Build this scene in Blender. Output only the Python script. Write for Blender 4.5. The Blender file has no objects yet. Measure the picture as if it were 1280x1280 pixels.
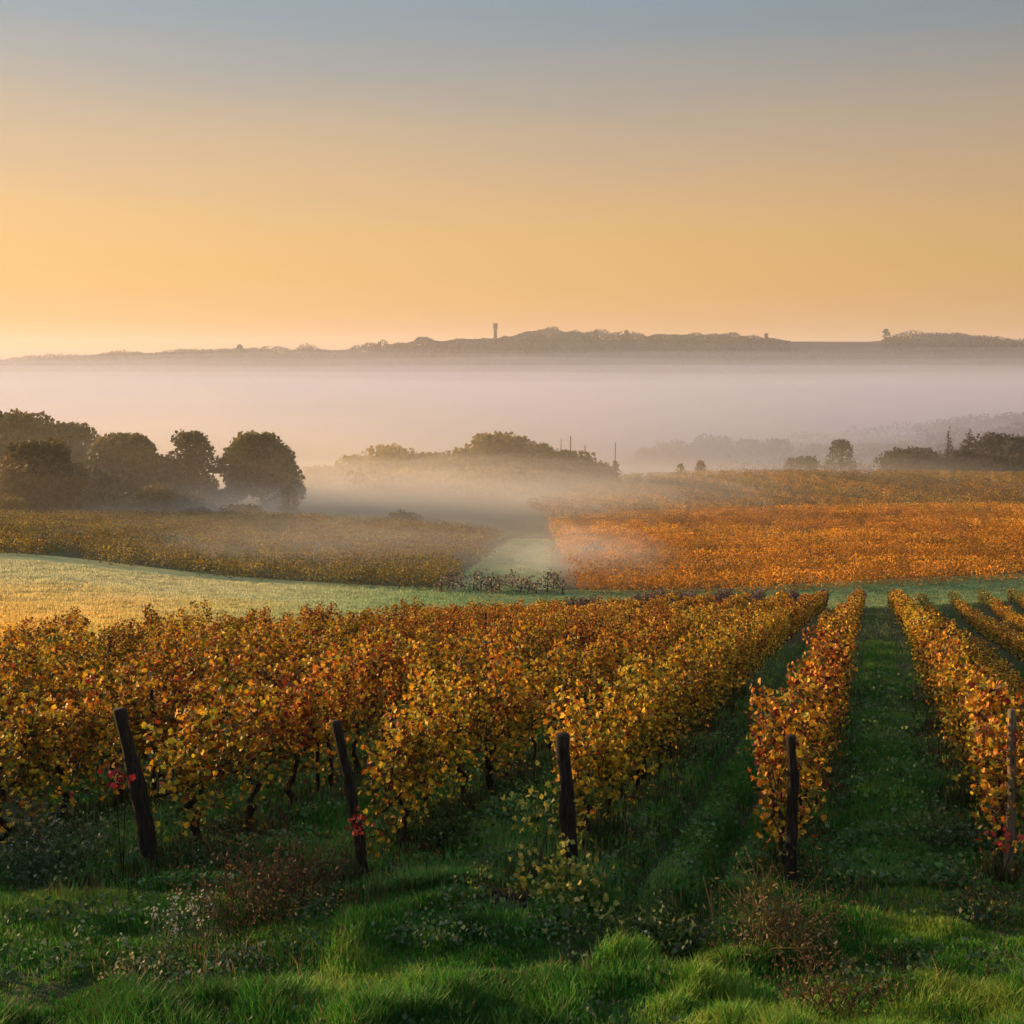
import bpy, math
import numpy as np
from mathutils import Vector

rng = np.random.default_rng(7)
sc = bpy.context.scene
COL = sc.collection
R = math.radians

# ------------------------------------------------------------------ camera
F = 1545.0                      # focal length in photo pixels (photo is 1280 px wide)
TH = math.atan(190 / F)         # camera looks a little below the horizon
CT, ST = math.cos(TH), math.sin(TH)
cd = bpy.data.cameras.new('camera')
cam = bpy.data.objects.new('camera', cd)
COL.objects.link(cam)
cd.sensor_width = 36.0
cd.lens = 36.0 * F / 1280.0
cd.clip_start, cd.clip_end = 0.1, 20000
cam.location = (0, 0, 0)
cam.rotation_euler = (math.pi / 2 - TH, 0, 0)
sc.camera = cam

# ------------------------------------------------------------------ sun and sky
SUN_AZ, SUN_EL = R(-62), R(10.5)
SDIR = Vector((math.sin(SUN_AZ) * math.cos(SUN_EL), math.cos(SUN_AZ) * math.cos(SUN_EL), math.sin(SUN_EL)))
sl = bpy.data.lights.new('sun', 'SUN')
sl.energy = 5.0
sl.angle = R(0.6)
sl.color = (1.0, 0.62, 0.30)
sun = bpy.data.objects.new('sun', sl)
COL.objects.link(sun)
sun.rotation_euler = (-SDIR).to_track_quat('-Z', 'Y').to_euler()
sun.location = (-60, 40, 40)


def lin(r, g, b):
    f = lambda c: (c / 255 / 12.92) if c / 255 <= 0.04045 else ((c / 255 + 0.055) / 1.055) ** 2.4
    return (f(r), f(g), f(b), 1.0)


W = bpy.data.worlds.new('World')
sc.world = W
W.use_nodes = True
nt = W.node_tree
nt.nodes.clear()
N = nt.nodes.new
out = N('ShaderNodeOutputWorld')
bg = N('ShaderNodeBackground')
bg.inputs['Strength'].default_value = 0.1
sky = N('ShaderNodeTexSky')
sky.sky_type = 'NISHITA'
sky.sun_disc = False
sky.sun_elevation = SUN_EL
sky.sun_rotation = SUN_AZ % (2 * math.pi)
sky.dust_density = 4.0
tc = N('ShaderNodeTexCoord')
sep = N('ShaderNodeSeparateXYZ')
nt.links.new(tc.outputs['Generated'], sep.inputs[0])
mr = N('ShaderNodeMapRange')
mr.inputs['From Min'].default_value = 0.0
mr.inputs['From Max'].default_value = 1.0
nt.links.new(sep.outputs['Z'], mr.inputs['Value'])
ramp = N('ShaderNodeValToRGB')
ramp.color_ramp.interpolation = 'B_SPLINE'
stops = [(0.0, (232, 178, 126)), (1.6, (240, 181, 110)), (3.4, (241, 186, 106)), (5.6, (240, 190, 119)), (7.6, (226, 184, 135)),
         (9.7, (207, 181, 148)), (11.7, (184, 172, 158)), (13.7, (162, 167, 169)), (15.8, (138, 161, 175)),
         (24, (168, 188, 207)), (45, (192, 215, 240)), (90, (198, 221, 247))]
cr = ramp.color_ramp
while len(cr.elements) < len(stops):
    cr.elements.new(0.5)
for e, (a, c) in zip(cr.elements, stops):
    e.position = math.sin(R(a))
for e, (a, c) in zip(cr.elements, stops):
    e.color = lin(*c)
# faint uneven streaks in the high haze
ns = N('ShaderNodeTexNoise')
ns.inputs['Scale'].default_value = 3.0
ns.inputs['Detail'].default_value = 5.0
mp = N('ShaderNodeMapping')
mp.inputs['Scale'].default_value = (1.0, 1.0, 9.0)
nt.links.new(tc.outputs['Generated'], mp.inputs[0])
nt.links.new(mp.outputs[0], ns.inputs['Vector'])
nm = N('ShaderNodeMapRange')
nm.inputs['To Min'].default_value = -0.016
nm.inputs['To Max'].default_value = 0.016
nt.links.new(ns.outputs[0], nm.inputs['Value'])
ad = N('ShaderNodeMath')
ad.operation = 'ADD'
nt.links.new(mr.outputs[0], ad.inputs[0])
nt.links.new(nm.outputs[0], ad.inputs[1])
nt.links.new(ad.outputs[0], ramp.inputs[0])
# the sky is a little brighter towards the low sun
dot = N('ShaderNodeVectorMath')
dot.operation = 'DOT_PRODUCT'
dot.inputs[1].default_value = (math.sin(SUN_AZ), math.cos(SUN_AZ), 0)
nt.links.new(tc.outputs['Generated'], dot.inputs[0])
m2 = N('ShaderNodeMapRange')
m2.inputs['From Min'].default_value = 0.1
m2.inputs['From Max'].default_value = 0.8
m2.inputs['To Min'].default_value = 4.2
m2.inputs['To Max'].default_value = 5.8
nt.links.new(dot.outputs['Value'], m2.inputs['Value'])
sm = N('ShaderNodeVectorMath')
sm.operation = 'SCALE'
nt.links.new(ramp.outputs[0], sm.inputs[0])
m3 = N('ShaderNodeMapRange')       # glow round the sun, outside the picture
m3.inputs['From Min'].default_value = 0.80
m3.inputs['From Max'].default_value = 1.0
m3.inputs['To Min'].default_value = 1.0
m3.inputs['To Max'].default_value = 3.0
nt.links.new(dot.outputs['Value'], m3.inputs['Value'])
mm = N('ShaderNodeMath')
mm.operation = 'MULTIPLY'
nt.links.new(m2.outputs[0], mm.inputs[0])
nt.links.new(m3.outputs[0], mm.inputs[1])
nt.links.new(mm.outputs[0], sm.inputs['Scale'])
mx = N('ShaderNodeMix')
mx.data_type = 'RGBA'
mx.inputs[0].default_value = 0.93
nt.links.new(sky.outputs[0], mx.inputs[6])
nt.links.new(sm.outputs[0], mx.inputs[7])
nt.links.new(mx.outputs[2], bg.inputs['Color'])
nt.links.new(bg.outputs[0], out.inputs[0])

sc.view_settings.view_transform = 'Standard'
sc.view_settings.look = 'None'
sc.view_settings.exposure = 0.85
sc.view_settings.gamma = 1.0
sc.cycles.max_bounces = 10
sc.cycles.diffuse_bounces = 3
sc.cycles.transmission_bounces = 4
sc.cycles.volume_bounces = 6
sc.cycles.transparent_max_bounces = 96
sc.cycles.use_denoising = True


# ------------------------------------------------------------------ helpers
def ray(px, py):
    xc, yc = (px - 640) / F, (640 - py) / F
    return xc, CT + yc * ST, -ST + yc * CT


def P(px, py, Y):
    a, b, c = ray(px, py)
    return a / b * Y, Y, c / b * Y


def uof(px):
    return (px - 640) / F


def slope_y(py):
    a, b, c = ray(640, py)
    return c / b


def hash2(ix, iy, seed=0):
    n = (ix.astype(np.int64) * 374761393 + iy.astype(np.int64) * 668265263 + seed * 982451653) & 0x7fffffff
    n = ((n ^ (n >> 13)) * 1274126177) & 0x7fffffff
    return ((n ^ (n >> 16)) & 0xffff) / 65535.0


def noise(x, y, s=1.0, seed=0):
    x = np.asarray(x, float) / s
    y = np.asarray(y, float) / s
    ix, iy = np.floor(x).astype(np.int64), np.floor(y).astype(np.int64)
    fx, fy = x - ix, y - iy
    fx = fx * fx * (3 - 2 * fx)
    fy = fy * fy * (3 - 2 * fy)
    a, b = hash2(ix, iy, seed), hash2(ix + 1, iy, seed)
    c, d = hash2(ix, iy + 1, seed), hash2(ix + 1, iy + 1, seed)
    return (a * (1 - fx) + b * fx) * (1 - fy) + (c * (1 - fx) + d * fx) * fy


def fbm(x, y, s, seed=0, o=3):
    t, a, n = 0, 0.5, 0
    for k in range(o):
        t = t + a * noise(x, y, s / 2 ** k, seed + k)
        n += a
        a *= 0.5
    return t / n


def sstep(a, b, x):
    t = np.clip((np.asarray(x, float) - a) / (b - a), 0, 1)
    return t * t * (3 - 2 * t)


def mesh_data(name, V, faces, mats=(), tint=None, smooth=False, mat_idx=None):
    """faces: list of int arrays, each (n,k)"""
    me = bpy.data.meshes.new(name)
    V = np.asarray(V, np.float32)
    faces = [np.asarray(f, np.int32) for f in faces if len(f)]
    nl = sum(f.size for f in faces)
    nf = sum(len(f) for f in faces)
    me.vertices.add(len(V))
    me.vertices.foreach_set('co', V.ravel())
    me.loops.add(nl)
    me.loops.foreach_set('vertex_index', np.concatenate([f.ravel() for f in faces]))
    me.polygons.add(nf)
    st, o = [], 0
    for f in faces:
        st.append(o + np.arange(len(f)) * f.shape[1])
        o += f.size
    me.polygons.foreach_set('loop_start', np.concatenate(st).astype(np.int32))
    if mat_idx is not None:
        me.polygons.foreach_set('material_index', np.asarray(mat_idx, np.int32))
    if smooth:
        me.polygons.foreach_set('use_smooth', np.ones(nf, bool))
    me.update(calc_edges=True)
    if tint is not None:
        at = me.attributes.new('tint', 'FLOAT_COLOR', 'FACE')
        t4 = np.ones((nf, 4), np.float32)
        t4[:, :3] = tint
        at.data.foreach_set('color', t4.ravel())
    for m in mats:
        me.materials.append(m)
    return me


def tag(o, label=None, cat=None, group=None, kind=None):
    if label: o['label'] = label
    if cat: o['category'] = cat
    if group: o['group'] = group
    if kind: o['kind'] = kind
    return o


def link(name, me, parent=None, loc=None, rot=None, scale=None):
    o = bpy.data.objects.new(name, me)
    COL.objects.link(o)
    if parent: o.parent = parent
    if loc is not None: o.location = loc
    if rot is not None: o.rotation_euler = rot
    if scale is not None: o.scale = scale
    return o


def grid_faces(nx, ny):
    i = np.arange(nx - 1)[None, :] + nx * np.arange(ny - 1)[:, None]
    i = i.ravel()
    return np.stack([i, i + 1, i + nx + 1, i + nx], 1)


def tube(pts, rad, k=8, cap=True, seed=0, rough=0.0):
    """tapered tube along points -> V, quads, caps(list of n-gons)"""
    pts = np.asarray(pts, float)
    rad = np.broadcast_to(np.asarray(rad, float), (len(pts),))
    V = []
    a = np.arange(k) / k * 2 * math.pi
    r_ = np.random.default_rng(seed)
    for i, p in enumerate(pts):
        d = pts[min(i + 1, len(pts) - 1)] - pts[max(i - 1, 0)]
        d /= np.linalg.norm(d) + 1e-9
        up = np.array([0, 1, 0]) if abs(d[2]) > 0.7 else np.array([0, 0, 1])
        s = np.cross(d, up); s /= np.linalg.norm(s)
        t = np.cross(s, d)
        rr = rad[i] * (1 + rough * (r_.random(k) - 0.5) * 2)
        V.append(p + (np.cos(a) * rr)[:, None] * s + (np.sin(a) * rr)[:, None] * t)
    V = np.concatenate(V)
    n = len(pts)
    q = []
    for i in range(n - 1):
        for j in range(k):
            j2 = (j + 1) % k
            q.append((i * k + j, i * k + j2, (i + 1) * k + j2, (i + 1) * k + j))
    caps = [list(range(k))[::-1], [(n - 1) * k + j for j in range(k)]] if cap else []
    return V, np.array(q), caps


class MB:
    """collects tubes / polygons into one mesh"""
    def __init__(self):
        self.V, self.Q, self.C, self.n = [], [], [], 0

    def tube(self, *a, **k):
        V, q, c = tube(*a, **k)
        self.V.append(V)
        self.Q.append(q + self.n)
        for x in c:
            kk = len(x)
            b = np.array(x) + self.n
            for j in range(1, kk - 1):
                self.C.append((b[0], b[j], b[j + 1]))
        self.n += len(V)

    def data(self, name, mat, smooth=True):
        return mesh_data(name, np.concatenate(self.V), [np.concatenate(self.Q), np.array(self.C).reshape(-1, 3)], [mat], smooth=smooth)


# ------------------------------------------------------------------ materials
def mat_new(name):
    m = bpy.data.materials.new(name)
    m.use_nodes = True
    m.node_tree.nodes.clear()
    return m, m.node_tree, m.node_tree.nodes.new


def leaf_mat(name, trans=0.35, vary=0.25, warm=(1, 1, 1), gloss=0.06, hue=0.03):
    m, t, N = mat_new(name)
    o = N('ShaderNodeOutputMaterial')
    at = N('ShaderNodeAttribute'); at.attribute_name = 'tint'
    oi = N('ShaderNodeObjectInfo')
    hs = N('ShaderNodeHueSaturation')
    mr = N('ShaderNodeMapRange')
    mr.inputs['To Min'].default_value = 0.5 - hue
    mr.inputs['To Max'].default_value = 0.5 + hue
    t.links.new(oi.outputs['Random'], mr.inputs['Value'])
    mv = N('ShaderNodeMapRange')
    mv.inputs['To Min'].default_value = 1 - vary
    mv.inputs['To Max'].default_value = 1 + vary
    mm = N('ShaderNodeMath'); mm.operation = 'FRACT'
    ml = N('ShaderNodeMath'); ml.operation = 'MULTIPLY'; ml.inputs[1].default_value = 7.31
    t.links.new(oi.outputs['Random'], ml.inputs[0])
    t.links.new(ml.outputs[0], mm.inputs[0])
    t.links.new(mm.outputs[0], mv.inputs['Value'])
    t.links.new(mr.outputs[0], hs.inputs['Hue'])
    t.links.new(mv.outputs[0], hs.inputs['Value'])
    t.links.new(at.outputs['Color'], hs.inputs['Color'])
    d = N('ShaderNodeBsdfPrincipled')
    d.inputs['Roughness'].default_value = 0.6
    d.inputs['Specular IOR Level'].default_value = gloss * 4
    tr = N('ShaderNodeBsdfTranslucent')
    mx = N('ShaderNodeMixShader'); mx.inputs[0].default_value = trans
    t.links.new(hs.outputs[0], d.inputs['Base Color'])
    t.links.new(hs.outputs[0], tr.inputs['Color'])
    t.links.new(d.outputs[0], mx.inputs[1])
    t.links.new(tr.outputs[0], mx.inputs[2])
    t.links.new(mx.outputs[0], o.inputs[0])
    return m


def noise_mat(name, c1, c2, scale, rough=0.9, c3=None, bump=0.0, detail=8, stretch=None, scale2=None):
    m, t, N = mat_new(name)
    o = N('ShaderNodeOutputMaterial')
    b = N('ShaderNodeBsdfPrincipled')
    b.inputs['Roughness'].default_value = rough
    b.inputs['Specular IOR Level'].default_value = 0.15
    tcn = N('ShaderNodeTexCoord')
    mp = N('ShaderNodeMapping')
    if stretch: mp.inputs['Scale'].default_value = stretch
    t.links.new(tcn.outputs['Object'], mp.inputs[0])
    n1 = N('ShaderNodeTexNoise'); n1.inputs['Scale'].default_value = scale; n1.inputs['Detail'].default_value = detail
    t.links.new(mp.outputs[0], n1.inputs['Vector'])
    r = N('ShaderNodeValToRGB')
    r.color_ramp.elements[0].position = 0.35
    r.color_ramp.elements[1].position = 0.65
    r.color_ramp.elements[0].color = (*c1, 1)
    r.color_ramp.elements[1].color = (*c2, 1)
    t.links.new(n1.outputs[0], r.inputs[0])
    src = r.outputs[0]
    if c3:
        n2 = N('ShaderNodeTexNoise'); n2.inputs['Scale'].default_value = scale2 or scale * 0.2
        t.links.new(mp.outputs[0], n2.inputs['Vector'])
        r2 = N('ShaderNodeValToRGB')
        r2.color_ramp.elements[0].position = 0.42
        r2.color_ramp.elements[1].position = 0.6
        r2.color_ramp.elements[0].color = (0, 0, 0, 1)
        t.links.new(n2.outputs[0], r2.inputs[0])
        mx = N('ShaderNodeMix'); mx.data_type = 'RGBA'
        t.links.new(r2.outputs[0], mx.inputs[0])
        t.links.new(src, mx.inputs[6])
        mx.inputs[7].default_value = (*c3, 1)
        src = mx.outputs[2]
    t.links.new(src, b.inputs['Base Color'])
    if bump:
        bp = N('ShaderNodeBump'); bp.inputs['Strength'].default_value = bump
        t.links.new(n1.outputs[0], bp.inputs['Height'])
        t.links.new(bp.outputs[0], b.inputs['Normal'])
    t.links.new(b.outputs[0], o.inputs[0])
    return m


def vol_mat(name, col, dens, aniso=0.2):
    m, t, N = mat_new(name)
    o = N('ShaderNodeOutputMaterial')
    v = N('ShaderNodeVolumePrincipled')
    v.inputs['Color'].default_value = (*col, 1)
    v.inputs['Density'].default_value = dens
    v.inputs['Anisotropy'].default_value = aniso
    t.links.new(v.outputs[0], o.inputs['Volume'])
    return m


M_leaf = leaf_mat('vine_leaf', 0.27, 0.2, hue=0.018)
M_farvine = leaf_mat('far_vine_leaf', 0.35, 0.0, hue=0.0)
M_crown = leaf_mat('tree_leaf', 0.4, 0.12, hue=0.015)
M_grass = leaf_mat('grass_blade', 0.4, 0.0, hue=0.0, gloss=.05)
M_weed = leaf_mat('weed_leaf', 0.3, 0.15, hue=0.01)
M_bark = noise_mat('vine_bark', (0.010, 0.007, 0.005), (0.035, 0.024, 0.017), 14, bump=0.5, stretch=(4, 4, 1))
M_post = noise_mat('old_post_wood', (0.009, 0.007, 0.006), (0.036, 0.028, 0.022), 9, bump=0.6, stretch=(6, 6, 0.6))
M_postpale = noise_mat('pale_post_wood', (0.09, 0.065, 0.045), (0.2, 0.15, 0.1), 9, bump=0.5, stretch=(6, 6, 0.6))
M_trunk = noise_mat('tree_bark', (0.025, 0.02, 0.015), (0.07, 0.055, 0.04), 3, bump=0.3)
M_ground = noise_mat('soil_and_turf', (0.022, 0.019, 0.012), (0.045, 0.048, 0.016), 2.2, c3=(0.03, 0.055, 0.015), bump=0.6, scale2=0.35)
M_meadow = noise_mat('pale_dewy_meadow', (0.24, 0.27, 0.12), (0.32, 0.33, 0.14), 0.35, c3=(0.42, 0.34, 0.10), scale2=0.03, stretch=(1, 2.5, 1))
M_path = noise_mat('dewy_grass_track', (0.085, 0.15, 0.06), (0.14, 0.21, 0.09), 0.6, c3=(0.12, 0.17, 0.07))
M_palepath = noise_mat('pale_dewy_track', (0.17, 0.24, 0.14), (0.25, 0.31, 0.19), 0.5, c3=(0.2, 0.25, 0.14))
M_hill = noise_mat('far_hill_land', (0.035, 0.04, 0.025), (0.06, 0.055, 0.035), 0.01)
M_tower = noise_mat('tower_concrete', (0.22, 0.21, 0.2), (0.3, 0.29, 0.27), 0.2)
M_soil = noise_mat('turned_soil', (0.018, 0.013, 0.01), (0.05, 0.036, 0.026), 9, bump=1.0)

_t = M_meadow.node_tree
_b = next(n for n in _t.nodes if n.type == 'BSDF_PRINCIPLED')
_src = _b.inputs['Base Color'].links[0].from_socket
_g = _t.nodes.new('ShaderNodeNewGeometry'); _s = _t.nodes.new('ShaderNodeSeparateXYZ'); _r = _t.nodes.new('ShaderNodeMapRange')
_r.inputs['From Min'].default_value = -22; _r.inputs['From Max'].default_value = -4
_x = _t.nodes.new('ShaderNodeMix'); _x.data_type = 'RGBA'
_t.links.new(_g.outputs['Position'], _s.inputs[0]); _t.links.new(_s.outputs['X'], _r.inputs['Value']); _t.links.new(_r.outputs[0], _x.inputs[0])
_t.links.new(_src, _x.inputs[6]); _x.inputs[7].default_value = (.115, .18, .075, 1); _t.links.new(_x.outputs[2], _b.inputs['Base Color'])

# ------------------------------------------------------------------ terrain
TA = math.tan(R(16.4))          # direction of the near vine rows
CA, SA = math.cos(R(16.4)), math.sin(R(16.4))


def plane(Y):
    return -3.21 - 0.153 * np.asarray(Y, float)


def gz(py, Y):
    return slope_y(py) * Y


far_common = {300: None}
PROF = {
    -80: [(8, None), (20, None), (35, -8.5), (60, -11.9), (95, -15.2), (130, gz(653, 130)), (160, -19.3), (230, -23.5), (300, -30), (400, -42), (600, -58), (1000, -66), (6000, -66)],
    0:   [(8, None), (20, None), (35, -8.56), (60, -12.1), (95, gz(697, 95)), (130, gz(656, 130)), (160, -19.5), (230, -24), (300, -31), (400, -43), (600, -58), (1000, -66), (6000, -66)],
    300: [(8, None), (20, None), (45, -10.1), (70, -13.9), (93, gz(728, 93)), (135, gz(658, 135)), (165, -20.0), (230, -24), (300, -31), (400, -43), (600, -58), (1000, -66), (6000, -66)],
    640: [(8, None), (20, None), (45, -10.35), (62, -13.3), (85, gz(748, 85)), (108, gz(710, 108)), (132, gz(676, 132)), (170, -21.0), (230, -23.6), (300, -31), (400, -43), (600, -58), (1000, -66), (6000, -66)],
    900: [(8, None), (20, None), (60, -12.95), (79, gz(759, 79)), (93, gz(742, 93)), (110, gz(710, 110)), (140, gz(664, 140)), (185, gz(630, 185)), (232, gz(596, 232)), (262, -24.5), (300, -29), (400, -43), (600, -58), (760, -58), (1000, -64), (6000, -66)],
    1090: [(8, None), (20, None), (55, -11.75), (78, -15.85), (82, gz(758, 82)), (95, gz(733, 95)), (112, gz(704, 112)), (140, gz(665, 140)), (185, gz(630, 185)), (232, gz(596, 232)), (262, -24.5), (300, -28), (400, -41), (600, -54), (760, -50), (1000, -62), (6000, -66)],
    1280: [(8, None), (20, None), (55, -11.75), (80, -16.0), (87, gz(750, 87)), (102, gz(723, 102)), (118, gz(700, 118)), (142, gz(666, 142)), (187, gz(631, 187)), (234, gz(598, 234)), (264, -24.5), (300, -27), (400, -36), (600, -44), (760, -39), (1000, -56), (6000, -66)],
    1380: [(8, None), (20, None), (55, -11.75), (82, -16.2), (90, gz(748, 90)), (106, gz(720, 106)), (121, gz(699, 121)), (145, gz(666, 145)), (190, gz(632, 190)), (238, gz(599, 238)), (268, -24.5), (300, -27), (400, -34), (600, -41), (760, -36), (1000, -54), (6000, -66)],
}
_YS = np.concatenate([np.arange(0, 300, 1.0), np.geomspace(300, 7000, 160)])


def pchip(xk, yk, x):
    xk, yk = np.asarray(xk, float), np.asarray(yk, float)
    h = np.diff(xk); d = np.diff(yk) / h
    m = np.zeros(len(xk))
    m[0], m[-1] = d[0], d[-1]
    for i in range(1, len(xk) - 1):
        m[i] = (d[i - 1] * h[i] + d[i] * h[i - 1]) / (h[i - 1] + h[i])
    i = np.clip(np.searchsorted(xk, x, 'right') - 1, 0, len(xk) - 2)
    t = np.clip((x - xk[i]) / h[i], 0, 1)
    return (2 * t**3 - 3 * t**2 + 1) * yk[i] + (t**3 - 2 * t**2 + t) * h[i] * m[i] + (-2 * t**3 + 3 * t**2) * yk[i + 1] + (t**3 - t**2) * h[i] * m[i + 1]


_PX = sorted(PROF)
_UC = np.array([uof(p) for p in _PX])
_TAB = []
for p in _PX:
    k = [(0.0, -3.21)] + [(a, plane(a) if b is None else b) for a, b in PROF[p]] + [(8000, -66)]
    _TAB.append(pchip([a for a, _ in k], [b for _, b in k], _YS))
_TAB = np.array(_TAB)
_UF = np.linspace(_UC[0], _UC[-1], 60)
_TF = np.array([pchip(_UC, _TAB[:, j], _UF) for j in range(len(_YS))]).T     # (60, nY)


def hbase(X, Y):
    X, Y = np.asarray(X, float), np.asarray(Y, float)
    u = np.clip(X / np.maximum(Y, 20.0), _UF[0], _UF[-1] - 1e-6)
    a = (u - _UF[0]) / (_UF[1] - _UF[0])
    i = np.clip(np.floor(a).astype(int), 0, len(_UF) - 2)
    fu = a - i
    Yc = np.clip(Y, 0, _YS[-1] - 1e-3)
    j = np.clip(np.searchsorted(_YS, Yc, 'right') - 1, 0, len(_YS) - 2)
    fy = (Yc - _YS[j]) / (_YS[j + 1] - _YS[j])
    T = _TF
    z = (T[i, j] * (1 - fy) + T[i, j + 1] * fy) * (1 - fu) + (T[i + 1, j] * (1 - fy) + T[i + 1, j + 1] * fy) * fu
    w = X - Y * TA
    z = z - 0.9 * sstep(1.7, 3.4, w) * sstep(12, 24, Y) * (1 - sstep(60, 84, Y))
    return np.where(Y < 0, -3.21 - 0.02 * Y, z)


# the near rows: w = X - Y*TA tells the row
def post_base(px, py):
    a, b, c = ray(px, py)
    k = c / b
    Y = -3.21 / (k + 0.153)
    return a / b * Y, Y


END_POSTS = [(190, 1090), (455, 1098), (712, 1088), (987, 1116), (1259, 1110)]
PB = [post_base(*p) for p in END_POSTS]
PW = [x - y * TA for x, y in PB]
SPW = (PW[4] - PW[0]) / 4
ROWS = {}                       # index -> w ; index 0..4 carry the five end posts
for k in range(-10, 11):
    ROWS[k] = PW[k] if 0 <= k <= 4 else (PW[0] + k * SPW if k < 0 else PW[4] + (k - 4) * SPW)


def row_start(k):
    return PB[k][1] if 0 <= k <= 4 else (PB[0][1] - 0.05 * (-k) if k < 0 else PB[4][1])


def row_end_Y(w):
    # the block is roughly a rectangle: its left rows fall away over the shoulder
    return float(np.interp(w, [-23, -20, -17.2, -16.2, -15, -13.4, -8, 0, 10, 25], [23, 29, 35, 52, 72, 77, 78.5, 79, 86, 104]))


def micro(X, Y):
    """ruts, soil ridges and tussock swell of the near ground"""
    w = X - Y * TA
    near = 1 - sstep(30, 60, Y)
    z = 0.10 * (fbm(X, Y, 1.1, 11) - 0.5) + 0.05 * (fbm(X, Y, 0.3, 21, 2) - 0.5)
    inb = sstep(10.6, 12.5, Y)
    ws = np.array(sorted(ROWS.values()))
    d = np.min(np.abs(w[..., None] - ws), axis=-1)
    z = z + inb * 0.07 * np.exp(-(d / 0.3) ** 2)
    # two ruts in the lane left of the fourth row
    mid = 0.5 * (PW[2] + PW[3])
    for off in (-0.38, 0.34):
        wob = 0.12 * (fbm(Y, Y * 0 + off, 1.6, 5) - 0.5)
        z = z - sstep(8.4, 9.6, Y) * 0.24 * np.exp(-((w - mid - off - wob) / 0.15) ** 2)
    mid2 = 0.5 * (PW[3] + PW[4])
    for off in (-0.55, 0.5):
        z = z - inb * 0.07 * np.exp(-((w - mid2 - off) / 0.15) ** 2)
    # low heap of turned soil
    hx, hy, _ = P(625, 1150, 10.1)
    z = z + 0.16 * np.exp(-(((X - hx) / 0.5) ** 2 + ((Y - 10.2) / 0.4) ** 2))
    return z * near


def ground(X, Y):
    X, Y = np.asarray(X, float), np.asarray(Y, float)
    return hbase(X, Y) + micro(X, Y)


def axis_pts(a, b, fine0, fine1, d0, g):
    """points from a to b, spacing d0 inside [fine0,fine1], growing outside"""
    mid = list(np.arange(fine0, fine1 + 1e-6, d0))
    hi, d = [], d0
    x = mid[-1]
    while x < b:
        d *= g
        x += d
        hi.append(min(x, b))
    lo, d, x = [], d0, mid[0]
    while x > a:
        d *= g
        x -= d
        lo.append(max(x, a))
    return np.array(lo[::-1] + mid + hi)


gx = axis_pts(-4500, 4500, -5.5, 7.0, 0.11, 1.035)
gy = axis_pts(-60, 6500, 7.0, 16.0, 0.11, 1.012)
GX, GY = np.meshgrid(gx, gy)
GZ = ground(GX, GY)
V = np.stack([GX.ravel(), GY.ravel(), GZ.ravel()], 1)
o = link('ground', mesh_data('ground', V, [grid_faces(len(gx), len(gy))], [M_ground], smooth=True))
tag(o, kind='structure')


def sheet(name, left, right, mat, nx, ny, lift):
    """strip between two polylines of (X,Y), laid on the ground"""
    L, Rr = np.array(left, float), np.array(right, float)
    t = np.linspace(0, 1, ny)
    def res(A):
        s = np.concatenate([[0], np.cumsum(np.hypot(*np.diff(A, axis=0).T))]); s /= s[-1]
        return np.stack([pchip(s, A[:, 0], t), pchip(s, A[:, 1], t)], 1)
    A, B = res(L), res(Rr)
    f = np.linspace(0, 1, nx)[None, :, None]
    XY = A[:, None] * (1 - f) + B[:, None] * f
    z = ground(XY[..., 0], XY[..., 1]) + lift
    V = np.concatenate([XY, z[..., None]], 2).reshape(-1, 3)
    return tag(link(name, mesh_data(name, V, [grid_faces(nx, ny)], [mat], smooth=True)), kind='structure')


def G(px, Y):
    return (uof(px) / (CT) * Y, Y)


def XYp(px, Y):
    # X at pixel column px for depth Y near the ground there
    z = float(hbase(uof(px) * Y, Y))
    # depth along optical axis
    dz = Y * CT - z * ST
    return (uof(px) * dz, Y)


# meadow on the left, between the near vines and the middle field, narrowing into the headland track to the right
far_edge = [XYp(-500, 97), XYp(-120, 99), XYp(0, 99), XYp(150, 98), XYp(300, 97), XYp(450, 94), XYp(560, 91)]
near_edge = [XYp(-500, 22), XYp(-120, 26), XYp(0, 30), XYp(150, 34), XYp(300, 41), XYp(450, 50), XYp(560, 62)]
sheet('meadow', near_edge, far_edge, M_meadow, 60, 80, 0.04)
# headland track between the two vineyard blocks
sheet('grass_track', [XYp(560, 62), XYp(700, 68), XYp(900, 74), XYp(1090, 79.5), XYp(1200, 83), XYp(1290, 86), XYp(1500, 98)],
      [XYp(560, 88), XYp(700, 92), XYp(900, 96.5), XYp(1090, 99), XYp(1200, 102.5), XYp(1290, 106), XYp(1500, 119)], M_path, 24, 80, 0.045)
# the pale green track climbing away in the middle
sheet('grass_path', [XYp(545, 88.2), XYp(575, 100), XYp(600, 112), XYp(625, 124), XYp(642, 134)],
      [XYp(700, 88.2), XYp(690, 100), XYp(688, 112), XYp(686, 124), XYp(684, 134)], M_palepath, 16, 40, 0.04)

# far ridge
SIL = [(-300, 456), (-100, 455), (0, 454), (100, 450), (200, 446), (300, 441), (400, 441), (460, 440), (500, 434), (560, 429), (600, 426), (630, 424), (660, 419), (720, 419), (760, 425),
       (800, 423), (860, 423), (920, 425), (980, 427), (1000, 427), (1090, 427), (1130, 423), (1200, 423), (1240, 430), (1280, 432), (1400, 436), (1600, 445)]
RY = 3000.0
sx = np.array([uof(p) * RY * 1.0 for p, _ in SIL]); sz = np.array([gz(y, RY) for _, y in SIL])
hx = np.linspace(-2400, 2400, 200)
hy = np.linspace(2350, 4300, 60)
HX, HY = np.meshgrid(hx, hy)


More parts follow.
